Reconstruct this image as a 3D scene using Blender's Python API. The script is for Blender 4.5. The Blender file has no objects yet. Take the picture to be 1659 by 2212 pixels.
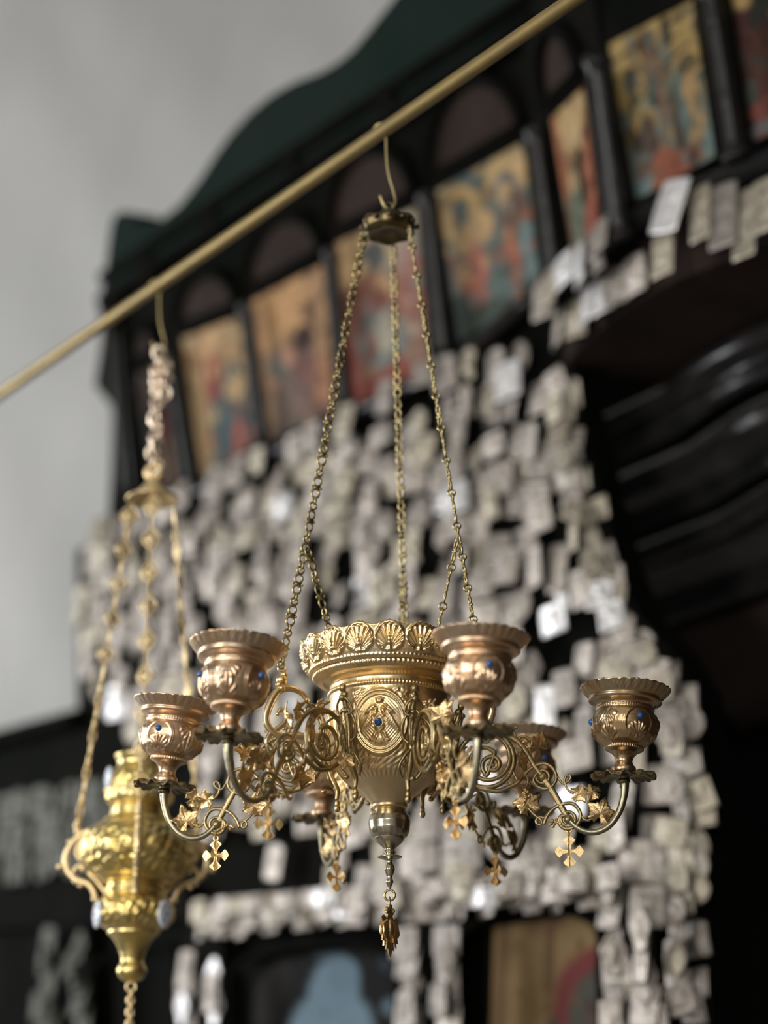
import bpy, math, random
import numpy as np
from mathutils import Vector, Matrix
PI = math.pi
rnd = random.Random(7)
S = bpy.context.scene
C = S.collection

# ------------------------------------------------------------------ camera
CAM = np.array([0.0, 0.0, 1.6]); PITCH = 0.341; FPX = 4000.0
cd = bpy.data.cameras.new('camera'); cam = bpy.data.objects.new('camera', cd); C.objects.link(cam)
cam.location = CAM; cam.rotation_euler = (PI / 2 + PITCH, 0, 0)
cd.sensor_fit = 'VERTICAL'; cd.sensor_height = 56.0; cd.sensor_width = 42.0
cd.lens = FPX / 2212 * 56.0; cd.clip_start = 0.05
cd.dof.use_dof = True; cd.dof.focus_distance = 1.99; cd.dof.aperture_fstop = 2.7; cd.dof.aperture_blades = 0
S.camera = cam
# ------------------------------------------------------------------ world, light, exposure
w = bpy.data.worlds.new('world'); S.world = w; w.use_nodes = True
w.node_tree.nodes['Background'].inputs[0].default_value = (0.80, 0.86, 0.92, 1)
w.node_tree.nodes['Background'].inputs[1].default_value = 0.5
S.view_settings.view_transform = 'Standard'; S.view_settings.look = 'None'
S.view_settings.exposure = 0.12; S.view_settings.gamma = 1.0; S.view_settings.use_curve_mapping = False
def window_light(name, loc, to, sx, sy, power, col=(1.0, 0.97, 0.93)):
    l = bpy.data.lights.new(name, 'AREA'); l.shape = 'RECTANGLE'; l.size = sx; l.size_y = sy
    l.energy = power; l.color = col
    o = bpy.data.objects.new(name, l); C.objects.link(o); o.location = loc
    d = Vector(to) - Vector(loc)
    o.rotation_euler = d.to_track_quat('-Z', 'Y').to_euler()
window_light('window_daylight', (-4.42, -2.1, 2.75), (0, -2.1, 2.75), 1.7, 2.4, 260)
window_light('window_daylight', (-4.42, 4.3, 2.7), (0, 4.3, 2.7), 1.5, 2.2, 150, (0.97, 0.98, 1.0))
window_light('window_daylight', (-1.2, -4.92, 3.6), (-1.2, 0, 3.6), 1.3, 2.0, 90, (1.0, 0.98, 0.95))

# ------------------------------------------------------------------ helpers
def lin(c):
    return tuple(((v / 255) / 12.92 if v / 255 <= 0.04045 else ((v / 255 + 0.055) / 1.055) ** 2.4) for v in c)
def material(name, base, rough=0.5, metal=0.0, base2=None, scale=20.0, bump=0.0, bscale=60.0, vary=0.0, contrast=(0.35, 0.65), stretch=None, spec=None):
    m = bpy.data.materials.new(name); m.use_nodes = True
    nt = m.node_tree; b = nt.nodes['Principled BSDF']
    b.inputs['Base Color'].default_value = (*base, 1); b.inputs['Roughness'].default_value = rough; b.inputs['Metallic'].default_value = metal
    if spec is not None: b.inputs['Specular IOR Level'].default_value = spec
    tc = nt.nodes.new('ShaderNodeTexCoord'); mp = nt.nodes.new('ShaderNodeMapping')
    nt.links.new(tc.outputs['Object'], mp.inputs['Vector'])
    if stretch: mp.inputs['Scale'].default_value = stretch
    out = None
    if base2:
        n = nt.nodes.new('ShaderNodeTexNoise'); n.inputs['Scale'].default_value = scale; n.inputs['Detail'].default_value = 6
        nt.links.new(mp.outputs[0], n.inputs['Vector'])
        r = nt.nodes.new('ShaderNodeValToRGB'); r.color_ramp.elements[0].position = contrast[0]; r.color_ramp.elements[1].position = contrast[1]
        r.color_ramp.elements[0].color = (*base, 1); r.color_ramp.elements[1].color = (*base2, 1)
        nt.links.new(n.outputs['Fac'], r.inputs['Fac']); out = r.outputs['Color']
    if vary:
        oi = nt.nodes.new('ShaderNodeObjectInfo'); mr = nt.nodes.new('ShaderNodeMapRange')
        mr.inputs['To Min'].default_value = 1 - vary; mr.inputs['To Max'].default_value = 1 + vary * 0.5
        nt.links.new(oi.outputs['Random'], mr.inputs['Value'])
        mx = nt.nodes.new('ShaderNodeMix'); mx.data_type = 'RGBA'; mx.blend_type = 'MULTIPLY'; mx.inputs[0].default_value = 1
        if out: nt.links.new(out, mx.inputs[6])
        else: mx.inputs[6].default_value = (*base, 1)
        nt.links.new(mr.outputs[0], mx.inputs[7]); out = mx.outputs[2]
    if out: nt.links.new(out, b.inputs['Base Color'])
    if bump:
        n2 = nt.nodes.new('ShaderNodeTexNoise'); n2.inputs['Scale'].default_value = bscale; n2.inputs['Detail'].default_value = 4
        nt.links.new(mp.outputs[0], n2.inputs['Vector'])
        bp = nt.nodes.new('ShaderNodeBump'); bp.inputs['Strength'].default_value = bump; bp.inputs['Distance'].default_value = 0.01
        nt.links.new(n2.outputs['Fac'], bp.inputs['Height']); nt.links.new(bp.outputs[0], b.inputs['Normal'])
    return m
M = {}
M['plaster'] = material('white_plaster', (0.62, 0.62, 0.61), 0.9, 0, (0.47, 0.475, 0.46), 1.3, 0.4, 5, contrast=(0.35, 0.75), stretch=(1, 1, 0.45))
M['stone'] = material('stone_floor', (0.25, 0.22, 0.19), 0.5, 0, (0.17, 0.15, 0.13), 3)
M['wood'] = material('dark_wood', (0.0026, 0.0036, 0.0028), 0.75, 0, (0.0060, 0.0054, 0.0044), 9, 0.25, 40, stretch=(1, 1, 0.3), spec=0.02)
M['crest'] = material('crest_wood', (0.0075, 0.0150, 0.0120), 0.8, 0, (0.010, 0.017, 0.014), 6, 0.1, 30, spec=0.03)
M['lacquer'] = material('lacquered_wood', (0.0085, 0.0090, 0.0095), 0.22, 0, (0.017, 0.0155, 0.015), 12, 0.15, 30, spec=0.2)
M['lunette'] = material('brown_wood', (0.030, 0.021, 0.018), 0.6, 0, (0.020, 0.0145, 0.0125), 8, 0.2, 30, spec=0.04)
M['brass_rod'] = material('dull_brass', (0.29, 0.212, 0.080), 0.50, 0.7, (0.23, 0.168, 0.066), 14)
M['dish'] = material('dark_brass', (0.24, 0.19, 0.10), 0.38, 1, (0.15, 0.13, 0.075), 60)
M['unseen_dark'] = material('unseen_dark_brown', (0.045, 0.028, 0.018), 0.6, 0, (0.03, 0.019, 0.013), 4, spec=0.1)  # unseen wall's finish, made up dark so the metal mirrors a dark side
M['darkplate'] = material('darker_brass', (0.16, 0.12, 0.06), 0.42, 1, (0.09, 0.07, 0.04), 60)  # brass in a darker tone, over the whole top plate
M['bowl'] = material('gilt_bowl', (0.84, 0.60, 0.29), 0.33, 1, (0.80, 0.67, 0.43), 16, 0.05, 120, contrast=(0.42, 0.66))
M['copper'] = material('copper_gilt', (0.74, 0.50, 0.31), 0.35, 1, (0.70, 0.56, 0.41), 22, 0.05, 150, contrast=(0.4, 0.65))
M['bronze'] = material('bronze_gilt', (0.58, 0.40, 0.22), 0.29, 1, (0.56, 0.46, 0.32), 22, 0.05, 150, contrast=(0.4, 0.65))
M['wire'] = material('brass_wire', (0.52, 0.38, 0.18), 0.36, 1, (0.34, 0.28, 0.15), 45, 0.1, 200)
M['tube'] = material('tarnished_brass', (0.44, 0.38, 0.25), 0.32, 1, (0.30, 0.29, 0.20), 40, 0.05, 200)
M['leaf'] = material('gilt_leaf', (0.80, 0.56, 0.28), 0.36, 1, (0.62, 0.45, 0.22), 60, 0.15, 300)
M['chain'] = material('brass_chain', (0.50, 0.39, 0.18), 0.38, 1, (0.36, 0.30, 0.15), 50)
M['silverish'] = material('silver_gilt', (0.55, 0.50, 0.38), 0.24, 1, (0.46, 0.42, 0.30), 25)
M['lamp'] = material('bright_gilt', (0.74, 0.56, 0.19), 0.33, 1, (0.80, 0.65, 0.31), 30, 0.1, 120)
M['lampchain'] = material('pale_gilt', (0.86, 0.68, 0.38), 0.42, 0.9)
M['palechain'] = material('pale_chain', (0.90, 0.76, 0.60), 0.35, 1)
M['gem'] = material('blue_glass', (0.015, 0.10, 0.32), 0.08, 0, spec=0.8)
M['enamel'] = material('white_enamel', (0.62, 0.68, 0.76), 0.25)
M['enamelblue'] = material('blue_enamel', (0.05, 0.12, 0.35), 0.25)
M['enamelred'] = material('red_enamel', (0.45, 0.06, 0.06), 0.25)
M['silver'] = material('votive_silver', (0.44, 0.395, 0.35), 0.45, 0.65, (0.30, 0.27, 0.24), 30, 0.35, 90, vary=0.42)
M['silverwarm'] = material('votive_yellowed', (0.46, 0.415, 0.33), 0.45, 0.65, (0.33, 0.295, 0.23), 30, 0.35, 90, vary=0.38)
M['silverbright'] = material('votive_bright', (0.70, 0.69, 0.69), 0.38, 0.55, None, 30, 0.2, 60)
M['silvershade'] = material('votive_shade_tone', (0.075, 0.075, 0.058), 0.55, 0.4, (0.045, 0.045, 0.035), 30, 0.3, 90, vary=0.5)  # dark copy of the silver, the left wing's shade put into its colour
M['window'] = material('window_frame', (0.30, 0.27, 0.22), 0.6)
def paint_mat():
    m = bpy.data.materials.new('icon_paint'); m.use_nodes = True; nt = m.node_tree; b = nt.nodes['Principled BSDF']
    a = nt.nodes.new('ShaderNodeVertexColor'); a.layer_name = 'paint'
    n = nt.nodes.new('ShaderNodeTexNoise'); n.inputs['Scale'].default_value = 40
    mr = nt.nodes.new('ShaderNodeMapRange'); mr.inputs['To Min'].default_value = 0.8; mr.inputs['To Max'].default_value = 1.15
    nt.links.new(n.outputs['Fac'], mr.inputs['Value'])
    mx = nt.nodes.new('ShaderNodeMix'); mx.data_type = 'RGBA'; mx.blend_type = 'MULTIPLY'; mx.inputs[0].default_value = 1
    nt.links.new(a.outputs['Color'], mx.inputs[6]); nt.links.new(mr.outputs[0], mx.inputs[7])
    nt.links.new(mx.outputs[2], b.inputs['Base Color']); b.inputs['Roughness'].default_value = 0.75; b.inputs['Specular IOR Level'].default_value = 0.08
    return m
M['paint'] = paint_mat()

def link(name, me, mat, parent=None, loc=None):
    o = bpy.data.objects.new(name, me); C.objects.link(o)
    if mat is not None and not me.materials: me.materials.append(M[mat] if isinstance(mat, str) else mat)
    if parent is not None:
        o.parent = parent
        if loc is None and parent.get('_w'): loc = -Vector(parent.location)
    if loc is not None: o.location = loc
    return o
def make(name, v, f, mat, parent=None, smooth=True, loc=None):
    me = bpy.data.meshes.new(name)
    v = np.asarray(v, dtype=np.float32)
    me.from_pydata(v.tolist(), [], f.tolist() if isinstance(f, np.ndarray) else f)
    if smooth: me.polygons.foreach_set('use_smooth', np.ones(len(me.polygons), dtype=bool))
    me.update()
    return link(name, me, mat, parent, loc)
def tag(o, label, cat, group=None, kind=None):
    o['label'] = label; o['category'] = cat
    if group: o['group'] = group
    if kind: o['kind'] = kind
    return o
def empty(name, loc=(0, 0, 0), parent=None, world=False):
    o = bpy.data.objects.new(name, None); C.objects.link(o); o.location = loc; o.empty_display_size = 0.05
    if parent is not None: o.parent = parent
    if world: o['_w'] = 1
    return o
class MB:
    def __init__(s): s.v = []; s.f = []
    def add(s, v, f):
        k = len(s.v); s.v += [tuple(map(float, p)) for p in v]; s.f += [tuple(int(i) + k for i in q) for q in f]; return s
    def build(s, name, mat, parent=None, smooth=True, loc=None): return make(name, s.v, s.f, mat, parent, smooth, loc)
def gridfaces(nu, nv, wrap_u=True):
    I, J = np.meshgrid(np.arange(nu if wrap_u else nu - 1), np.arange(nv - 1), indexing='ij'); I = I.ravel(); J = J.ravel(); K = (I + 1) % nu
    return np.stack([I * nv + J, K * nv + J, K * nv + J + 1, I * nv + J + 1], 1)
def resample(pts, n, cr=False):
    p = np.array(pts, float)
    if cr:
        q = []
        e = np.vstack([2 * p[0] - p[1], p, 2 * p[-1] - p[-2]])
        for i in range(len(p) - 1):
            a, b, c, d = e[i:i + 4]
            for t in np.linspace(0, 1, 9)[:-1]:
                q.append(0.5 * (2 * b + (c - a) * t + (2 * a - 5 * b + 4 * c - d) * t * t + (-a + 3 * b - 3 * c + d) * t ** 3))
        q.append(p[-1]); p = np.array(q)
    s = np.r_[0, np.cumsum(np.linalg.norm(np.diff(p[:, :min(3, p.shape[1])], axis=0), axis=1))]
    x = np.linspace(0, s[-1], n)
    return np.stack([np.interp(x, s, p[:, k]) for k in range(p.shape[1])], 1)
def lathe(prof, n_t, n_a=64, disp=None, cr=False):
    p = resample(prof, n_t, cr)
    d = np.gradient(p, axis=0); L = np.linalg.norm(d, axis=1) + 1e-9
    nr, nz = -d[:, 1] / L, d[:, 0] / L          # profile runs bottom to top outside: outward = (dz,-dr) -> flip
    nr, nz = -nr, -nz
    th = np.arange(n_a) * 2 * PI / n_a
    TH = np.repeat(th[:, None], n_t, 1); R = np.repeat(p[None, :, 0], n_a, 0); Z = np.repeat(p[None, :, 1], n_a, 0)
    NR = np.repeat(nr[None], n_a, 0); NZ = np.repeat(nz[None], n_a, 0)
    if disp is not None:
        out = disp(TH, R, Z)
        h, dz = out if isinstance(out, tuple) else (out, 0)
        R = R + NR * h; Z = Z + NZ * h + dz
    R = np.maximum(R, 0)
    v = np.stack([R * np.sin(TH), -R * np.cos(TH), Z], -1).reshape(-1, 3)   # angle 0 faces -Y
    return v, gridfaces(n_a, n_t)
def tube(pts, rad, n=8, k=None, cr=True, flat=1.0):
    k = k or max(8, len(pts) * 6)
    p = np.array(pts, float)
    if np.isscalar(rad): rad = [rad] * len(p)
    q = resample(np.c_[p, np.array(rad)], k, cr); r = q[:, 3]; q = q[:, :3]
    t = np.gradient(q, axis=0); t /= np.linalg.norm(t, axis=1)[:, None] + 1e-12
    a = np.array([0, 1.0, 0]) if abs(t[0][1]) < 0.9 else np.array([1.0, 0, 0])
    v = []
    for i in range(k):
        a = a - t[i] * (a @ t[i]); a /= np.linalg.norm(a) + 1e-12; b = np.cross(t[i], a)
        for j in range(n):
            c = 2 * PI * j / n; v.append(q[i] + r[i] * (flat * math.cos(c) * a + math.sin(c) * b))
    f = [(i * n + j, i * n + (j + 1) % n, (i + 1) * n + (j + 1) % n, (i + 1) * n + j) for i in range(k - 1) for j in range(n)]
    f += [tuple(range(n - 1, -1, -1)), tuple(range((k - 1) * n, k * n))]
    return v, f
def ball(c, r, n=10, m=7, sc=(1, 1, 1)):
    v = []; 
    for i in range(m + 1):
        a = PI * i / m
        for j in range(n):
            b = 2 * PI * j / n; v.append((c[0] + r * sc[0] * math.sin(a) * math.cos(b), c[1] + r * sc[1] * math.sin(a) * math.sin(b), c[2] + r * sc[2] * math.cos(a)))
    f = [(i * n + j, (i + 1) * n + j, (i + 1) * n + (j + 1) % n, i * n + (j + 1) % n) for i in range(m) for j in range(n)]
    return v, f
def torus(c, R, r, ax='y', n=18, m=6, sz=1.0):
    v = []
    for i in range(n):
        a = 2 * PI * i / n
        for j in range(m):
            b = 2 * PI * j / m; q = R + r * math.cos(b); x, z, y = q * math.cos(a), q * math.sin(a) * sz, r * math.sin(b)
            p = {'y': (x, y, z), 'x': (y, x, z), 'z': (x, z, y)}[ax]
            v.append((c[0] + p[0], c[1] + p[1], c[2] + p[2]))
    f = [(i * m + j, ((i + 1) % n) * m + j, ((i + 1) % n) * m + (j + 1) % m, i * m + (j + 1) % m) for i in range(n) for j in range(m)]
    return v, f
def box(lo, hi):
    v = [(x, y, z) for x in (lo[0], hi[0]) for y in (lo[1], hi[1]) for z in (lo[2], hi[2])]
    return v, [(0, 1, 3, 2), (4, 6, 7, 5), (0, 4, 5, 1), (2, 3, 7, 6), (0, 2, 6, 4), (1, 5, 7, 3)]
def copy(o, parent=None):
    c = o.copy(); C.objects.link(c)
    if parent is not None: c.parent = parent
    return c

# picture ray (used to read the layout of the real planes off the photograph)
FW = np.array([0, math.cos(PITCH), math.sin(PITCH)]); UP = np.array([0, -math.sin(PITCH), math.cos(PITCH)]); RX = np.array([1.0, 0, 0])
def ray(x, y): return FW + RX * (x - 829.5) / FPX - UP * (y - 1106) / FPX
def proj(P):
    q = np.asarray(P, float) - CAM; d = q @ FW
    return 829.5 + FPX * (q @ RX) / d, 1106 - FPX * (q @ UP) / d
def at_z(x, y, z): r = ray(x, y); return CAM + r * (z - CAM[2]) / r[2]
FS = 0.75                                            # size factor of the icon screen's own dimensions
class Plane:
    def __init__(s, O, n): s.O = np.array(O, float); s.n = np.array(n, float)
    def __call__(s, x, y, off=0.0):
        r = ray(x, y); return CAM + r * (((s.O + s.n * off * FS - CAM) @ s.n) / (r @ s.n))
def prism(pl, poly, o0, o1):
    fr = [pl(x, y, o1) for x, y in poly]; return slab(fr, pl.n * (o1 - o0) * FS)
def ftube(pts, rad, n=8, k=None, cr=True): return tube(pts, rad * FS if np.isscalar(rad) else [r * FS for r in rad], n, k, cr)
def slab(fr, d):
    fr = [np.asarray(p) for p in fr]; bk = [p - d for p in fr]; n = len(fr)
    f = [tuple(range(n)), tuple(range(2 * n - 1, n - 1, -1))] + [(i, i + n, (i + 1) % n + n, (i + 1) % n) for i in range(n)]
    return fr + bk, f

# ------------------------------------------------------------------ the church room
def structure(name, mb, mat):
    o = mb.build(name, mat, None, False); o['kind'] = 'structure'; return o
def wall_with_holes(axis, pos, t, u0, u1, z0, z1, holes):
    mb = MB(); us = sorted({u0, u1, *[h[0] for h in holes], *[h[1] for h in holes]}); zs = sorted({z0, z1, *[h[2] for h in holes], *[h[3] for h in holes]})
    for a, b in zip(us, us[1:]):
        for c, d in zip(zs, zs[1:]):
            if any(h[0] <= a and b <= h[1] and h[2] <= c and d <= h[3] for h in holes): continue
            if axis == 'x': mb.add(*box((min(pos, pos + t), a, c), (max(pos, pos + t), b, d)))
            else: mb.add(*box((a, min(pos, pos + t), c), (b, max(pos, pos + t), d)))
    return mb
WL = [(-2.95, -1.25, 1.55, 3.95), (3.55, 5.05, 1.6, 3.8)]
WB = [(-1.85, -0.55, 2.6, 4.6)]
structure('floor', MB().add(*box((-4.8, -5.3, -0.2), (4.8, 6.5, 0))), 'stone')
structure('ceiling', MB().add(*box((-4.8, -5.3, 7.2), (4.8, 6.5, 7.4))), 'plaster')
structure('wall_left', wall_with_holes('x', -4.5, -0.3, -5.3, 6.5, 0, 7.2, WL), 'plaster')
structure('wall_right', MB().add(*box((4.5, -5.3, 0), (4.8, 6.5, 7.2))), 'unseen_dark')
structure('wall_front', wall_with_holes('y', -5, -0.3, -4.5, 4.5, 0, 7.2, WB), 'plaster')
def wall_back():
    n, m = 60, 60
    X, Z = np.meshgrid(np.linspace(-4.5, 4.5, n), np.linspace(0, 7.2, m), indexing='ij')
    Y = 6.2 + 0.02 * np.sin(3 * X + 1.3 * Z) + 0.015 * np.sin(5.1 * Z - 2 * X) + 0.01 * np.sin(11 * X + 7 * Z)
    v = np.stack([X, Y, Z], -1).reshape(-1, 3); o = make('wall_back', v, gridfaces(n, m, False), 'plaster'); o['kind'] = 'structure'
wall_back()
def window(name, axis, pos, h):
    mb = MB(); u0, u1, z0, z1 = h; k = 0.05
    bars = [(u0, u0 + k, z0, z1), (u1 - k, u1, z0, z1), (u0, u1, z0, z0 + k), (u0, u1, z1 - k, z1), ((u0 + u1) / 2 - .02, (u0 + u1) / 2 + .02, z0, z1), (u0, u1, (z0 + z1) / 2 - .02, (z0 + z1) / 2 + .02)]
    for a, b, c, d in bars:
        mb.add(*(box((pos - .16, a, c), (pos - .1, b, d)) if axis == 'x' else box((a, pos - .16, c), (b, pos - .1, d))))
    structure(name, mb, 'window')
window('window_1', 'x', -4.5, WL[0]); window('window_2', 'x', -4.5, WL[1]); window('window_3', 'y', -5, WB[0])

# ------------------------------------------------------------------ planes of the icon screen
ZL = 3.07                                            # height of the ledge under the icons
def hvec(deg): a = math.radians(deg); return np.array([math.cos(a), math.sin(a), 0])
def nvec(h): return np.array([h[1], -h[0], 0.0])     # towards the nave
L1 = at_z(1200, 640, ZL); L2 = at_z(1372, 468, ZL); L3 = at_z(1700, 330, ZL)
hA = hvec(-50); nA = nvec(hA); LEAN = 0.21
A = Plane(L1, nA)                                    # lower tier, upright
def lean(O, n): return Plane(O, n * math.cos(LEAN) - np.array([0, 0, 1]) * math.sin(LEAN))
AU = lean(L1, nA)
hB = (L2 - L1) / np.linalg.norm(L2 - L1); nB = nvec(hB); BU = lean(L1, nB)
hC = (L3 - L2) / np.linalg.norm(L3 - L2); nC = nvec(hC); CU = lean(L2, nC)
L4 = L3 + hC * 0.9
def va(n): return np.array([0, 0, 1]) * math.cos(LEAN) + n * math.sin(LEAN)
base = A(1000, 1500); base[2] = 0
scr = empty('icon_screen', base, world=True)
tag(scr, 'tall carved dark wooden icon screen with curved crest against the white wall', 'icon screen')
def part(name, vf, mat, smooth=False): return MB().add(*vf).build(name, mat, scr, smooth)

crest = [(215, 648), (228, 580), (235, 520), (243, 472), (262, 456), (284, 462), (300, 484), (325, 482), (350, 474), (390, 441), (430, 390), (470, 328), (500, 288), (540, 244), (590, 203), (640, 176), (690, 158), (720, 142), (748, 122), (772, 98), (810, 50), (850, 0), (890, -55), (950, -130), (1050, -210), (1250, -330), (1300, -120), (1190, -10), (840, 235), (500, 475)]
part('crest_board', prism(AU, crest, -0.06, 0.05), 'crest')
part('back_board', prism(AU, [(212, 655), (500, 470), (840, 230), (1120, 30), (1160, 280), (1206, 650), (990, 775), (600, 970), (440, 1055), (290, 1130), (236, 1160), (243, 900)], -0.07, 0.0), 'wood')
# frieze brackets and shadowed frieze panels under the crest
for q in ([(232, 655), (305, 612), (302, 575), (226, 622)], [(312, 606), (440, 522), (436, 484), (309, 570)], [(458, 508), (612, 405), (608, 352), (455, 455)], [(640, 385), (822, 262), (818, 200), (636, 322)], [(850, 240), (1080, 90), (1074, 15), (846, 172)]):
    part('frieze_panel', prism(AU, q, 0.0, 0.012), 'lunette')
for a, b in (((218, 650), (1150, 45)), ((222, 600), (1150, -10))):
    part('cornice', ftube([AU(*a, 0.06), AU(*b, 0.06)], 0.02, 10, 8, False), 'wood', True)
for x, y in ((308, 590), (448, 492), (626, 365), (834, 218)):
    p = AU(x, y, 0.02); part('frieze_bracket', prism(AU, [(x - 12, y + 32), (x + 12, y + 16), (x + 8, y - 42), (x - 16, y - 26)], 0, 0.07), 'wood')
# side pilaster of the screen towards the white wall, with its outline mouldings
part('side_pilaster', prism(AU, [(214, 655), (252, 640), (262, 790), (300, 1095), (232, 1160), (240, 1000), (243, 880), (205, 832), (216, 760), (222, 700)], -0.08, 0.03), 'wood')
part('pilaster_strip', ftube([AU(238, 690, .035), AU(250, 880, .035), AU(272, 1080, .035)], 0.012, 8, 10, False), 'lacquer', True)
part('pilaster_strip', ftube([AU(252, 690, .03), AU(268, 880, .03), AU(290, 1080, .03)], 0.008, 8, 10, False), 'lacquer', True)

ICON = {0: (AU, [(286, 810), (348, 775), (388, 1052), (326, 1082)]), 1: (AU, [(390, 728), (520, 678), (556, 960), (436, 1042)]), 2: (AU, [(540, 648), (704, 562), (728, 890), (582, 962)]),
        3: (AU, [(722, 522), (903, 440), (935, 790), (760, 890)]), 4: (AU, [(938, 408), (1135, 297), (1178, 640), (985, 750)]),
        5: (BU, [(1186, 254), (1266, 175), (1304, 510), (1239, 576)]), 6: (CU, [(1308, 92), (1502, -10), (1554, 342), (1370, 443)]), 7: (CU, [(1566, -44), (1760, -146), (1811, 224), (1621, 320)])}
# columns between the icons
def column(pl, a, b, r):
    p, q = pl(*a, r * 1.35 + .03), pl(*b, r * 1.35 + .03); k = [p + (q - p) * t for t in (0, .04, .05, .08, .5, .92, .95, .96, 1)]
    part('column', ftube(k, [r * 1.3, r * 1.35, r * 1.1, r, r * .95, r, r * 1.1, r * 1.35, r * 1.3], 14, 40, False), 'lacquer', True)
for pl, a, b, r in ((AU, (366, 765), (412, 1058), .017), (AU, (529, 655), (570, 962), .017), (AU, (712, 538), (745, 892), .017), (AU, (921, 418), (962, 780), .021), (AU, (1157, 280), (1206, 652), .024), (BU, (1290, 130), (1342, 520), .026), (CU, (1532, -30), (1592, 348), .024), (BU, (1272, 120), (1322, 520), .012)):
    column(pl, a, b, r)
part('back_board', prism(BU, [(1100, -100), (1248, -250), (1352, 492), (1206, 655)], -0.05, 0.0), 'wood')
part('back_board', prism(CU, [(1250, -150), (1800, -420), (1900, 260), (1372, 475)], -0.05, 0.0), 'wood')
# arched heads over the icons: lunette board and arch moulding
for k, rise in ((0, .1), (1, .13), (2, .15), (3, .17), (4, .185), (5, .15)):
    pl, q = ICON[k]; a, b = pl(*q[0], 0.006), pl(*q[1], 0.006); up = va(nA if k < 5 else nB) * FS; a, b = a + up * .02, b + up * .02
    arc = [a + (b - a) * (1 - math.cos(t)) / 2 + up * rise * math.sin(t) for t in np.linspace(0, PI, 19)]
    part('lunette', slab([p for p in arc], pl.n * 0.006 * FS), 'lunette')
    part('arch_moulding', ftube([p + pl.n * 0.012 * FS + (up * 0.008) for p in arc], 0.016, 8, 40, False), 'wood', True)
    part('lunette_rail', ftube([a + pl.n * .008 * FS + up * .012, b + pl.n * .008 * FS + up * .012], 0.011, 8, 6, False), 'wood', True)
# ledge under the icons along the main face
part('ledge', ftube([A(236, 1162, .05), A(990, 782, .05), L1 + nA * .05 * FS], 0.022, 10, 20, False), 'lacquer', True)
# canopy over the side arch: profile swept along the bay
def sweep(prof, line):
    line = [np.array(p) for p in line]; ns = []
    for i in range(len(line)):
        d1 = line[i] - line[i - 1] if i else line[1] - line[0]; d2 = line[i + 1] - line[i] if i < len(line) - 1 else d1
        n1, n2 = nvec(d1 / np.linalg.norm(d1)), nvec(d2 / np.linalg.norm(d2)); m = n1 + n2; m /= np.linalg.norm(m); ns.append(m / max(0.4, m @ n1))
    v = [line[i] + ns[i] * o * FS + np.array([0, 0, z * FS]) for i in range(len(line)) for o, z in prof]; k = len(prof)
    return v, [(i * k + j, (i + 1) * k + j, (i + 1) * k + j + 1, i * k + j + 1) for i in range(len(line) - 1) for j in range(k - 1)]
# round the bay's plan
bay = [L1 + hA * 0.03 * FS, L1 + (L2 - L1) * .25]
for t in np.linspace(0, 1, 7): p0, p1, p2 = L1 + (L2 - L1) * .45, L2, L2 + (L3 - L2) * .4; bay.append(p0 * (1 - t) ** 2 + 2 * p1 * t * (1 - t) + p2 * t * t)
bay += [L3, L4]
soffit = [L1 - hA * 0.25 * FS] + bay[1:]
def circ(o, z, r, a0, a1, n=7): return [(o + r * math.cos(a), z + r * math.sin(a)) for a in np.linspace(math.radians(a0), math.radians(a1), n)]
part('canopy_ledge', sweep([(.012, .004)] + circ(.032, -.024, .028, 100, -100) + [(0.005, -.052)], bay), 'lacquer', True)
part('canopy_fascia', sweep([(0.004, -.052), (0.004, -.19), (-.26, -.215)], bay), 'lunette')
part('canopy_moulding', sweep([(-.26, -.215)] + circ(-.255, -.25, .03, 80, -80) + [(-.27, -.29)] + circ(-.27, -.325, .025, 70, -70), soffit), 'lacquer', True)
part('canopy_moulding', sweep(circ(-.33, -.40, .05, 90, -60) + [(-.36, -.45), (-.36, -.50)], soffit), 'lacquer', True)
part('canopy_moulding', sweep(circ(-.40, -.545, .035, 90, -80) + [(-.46, -.59), (-.47, -.62)] + circ(-.52, -.66, .03, 90, -90), soffit), 'lacquer', True)
part('canopy_moulding', sweep([(-.56, -.69), (-.58, -.75), (-.66, -.78), (-.70, -.86), (-.80, -.90)], soffit), 'lunette', True)
# deep dark side arch behind
part('arch_back', prism(Plane(L1 - nA * .95 * FS, nA), [(1060, 400), (2300, -300), (2300, 2700), (1060, 2700)], -0.05, 0), 'wood')
AB = Plane(L1 - nA * .95 * FS, nA)
for a, b, r in (((1250, 1330), (1750, 1040), .02), ((1250, 1420), (1750, 1150), .012), ((1250, 1560), (1750, 1330), .03), ((1250, 1150), (1750, 840), .015), ((1300, 1640), (1750, 1440), .01)):
    part('arch_rail', ftube([AB(*a, .02), AB(*b, .02)], r, 8, 4, False), 'lacquer', True)
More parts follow.
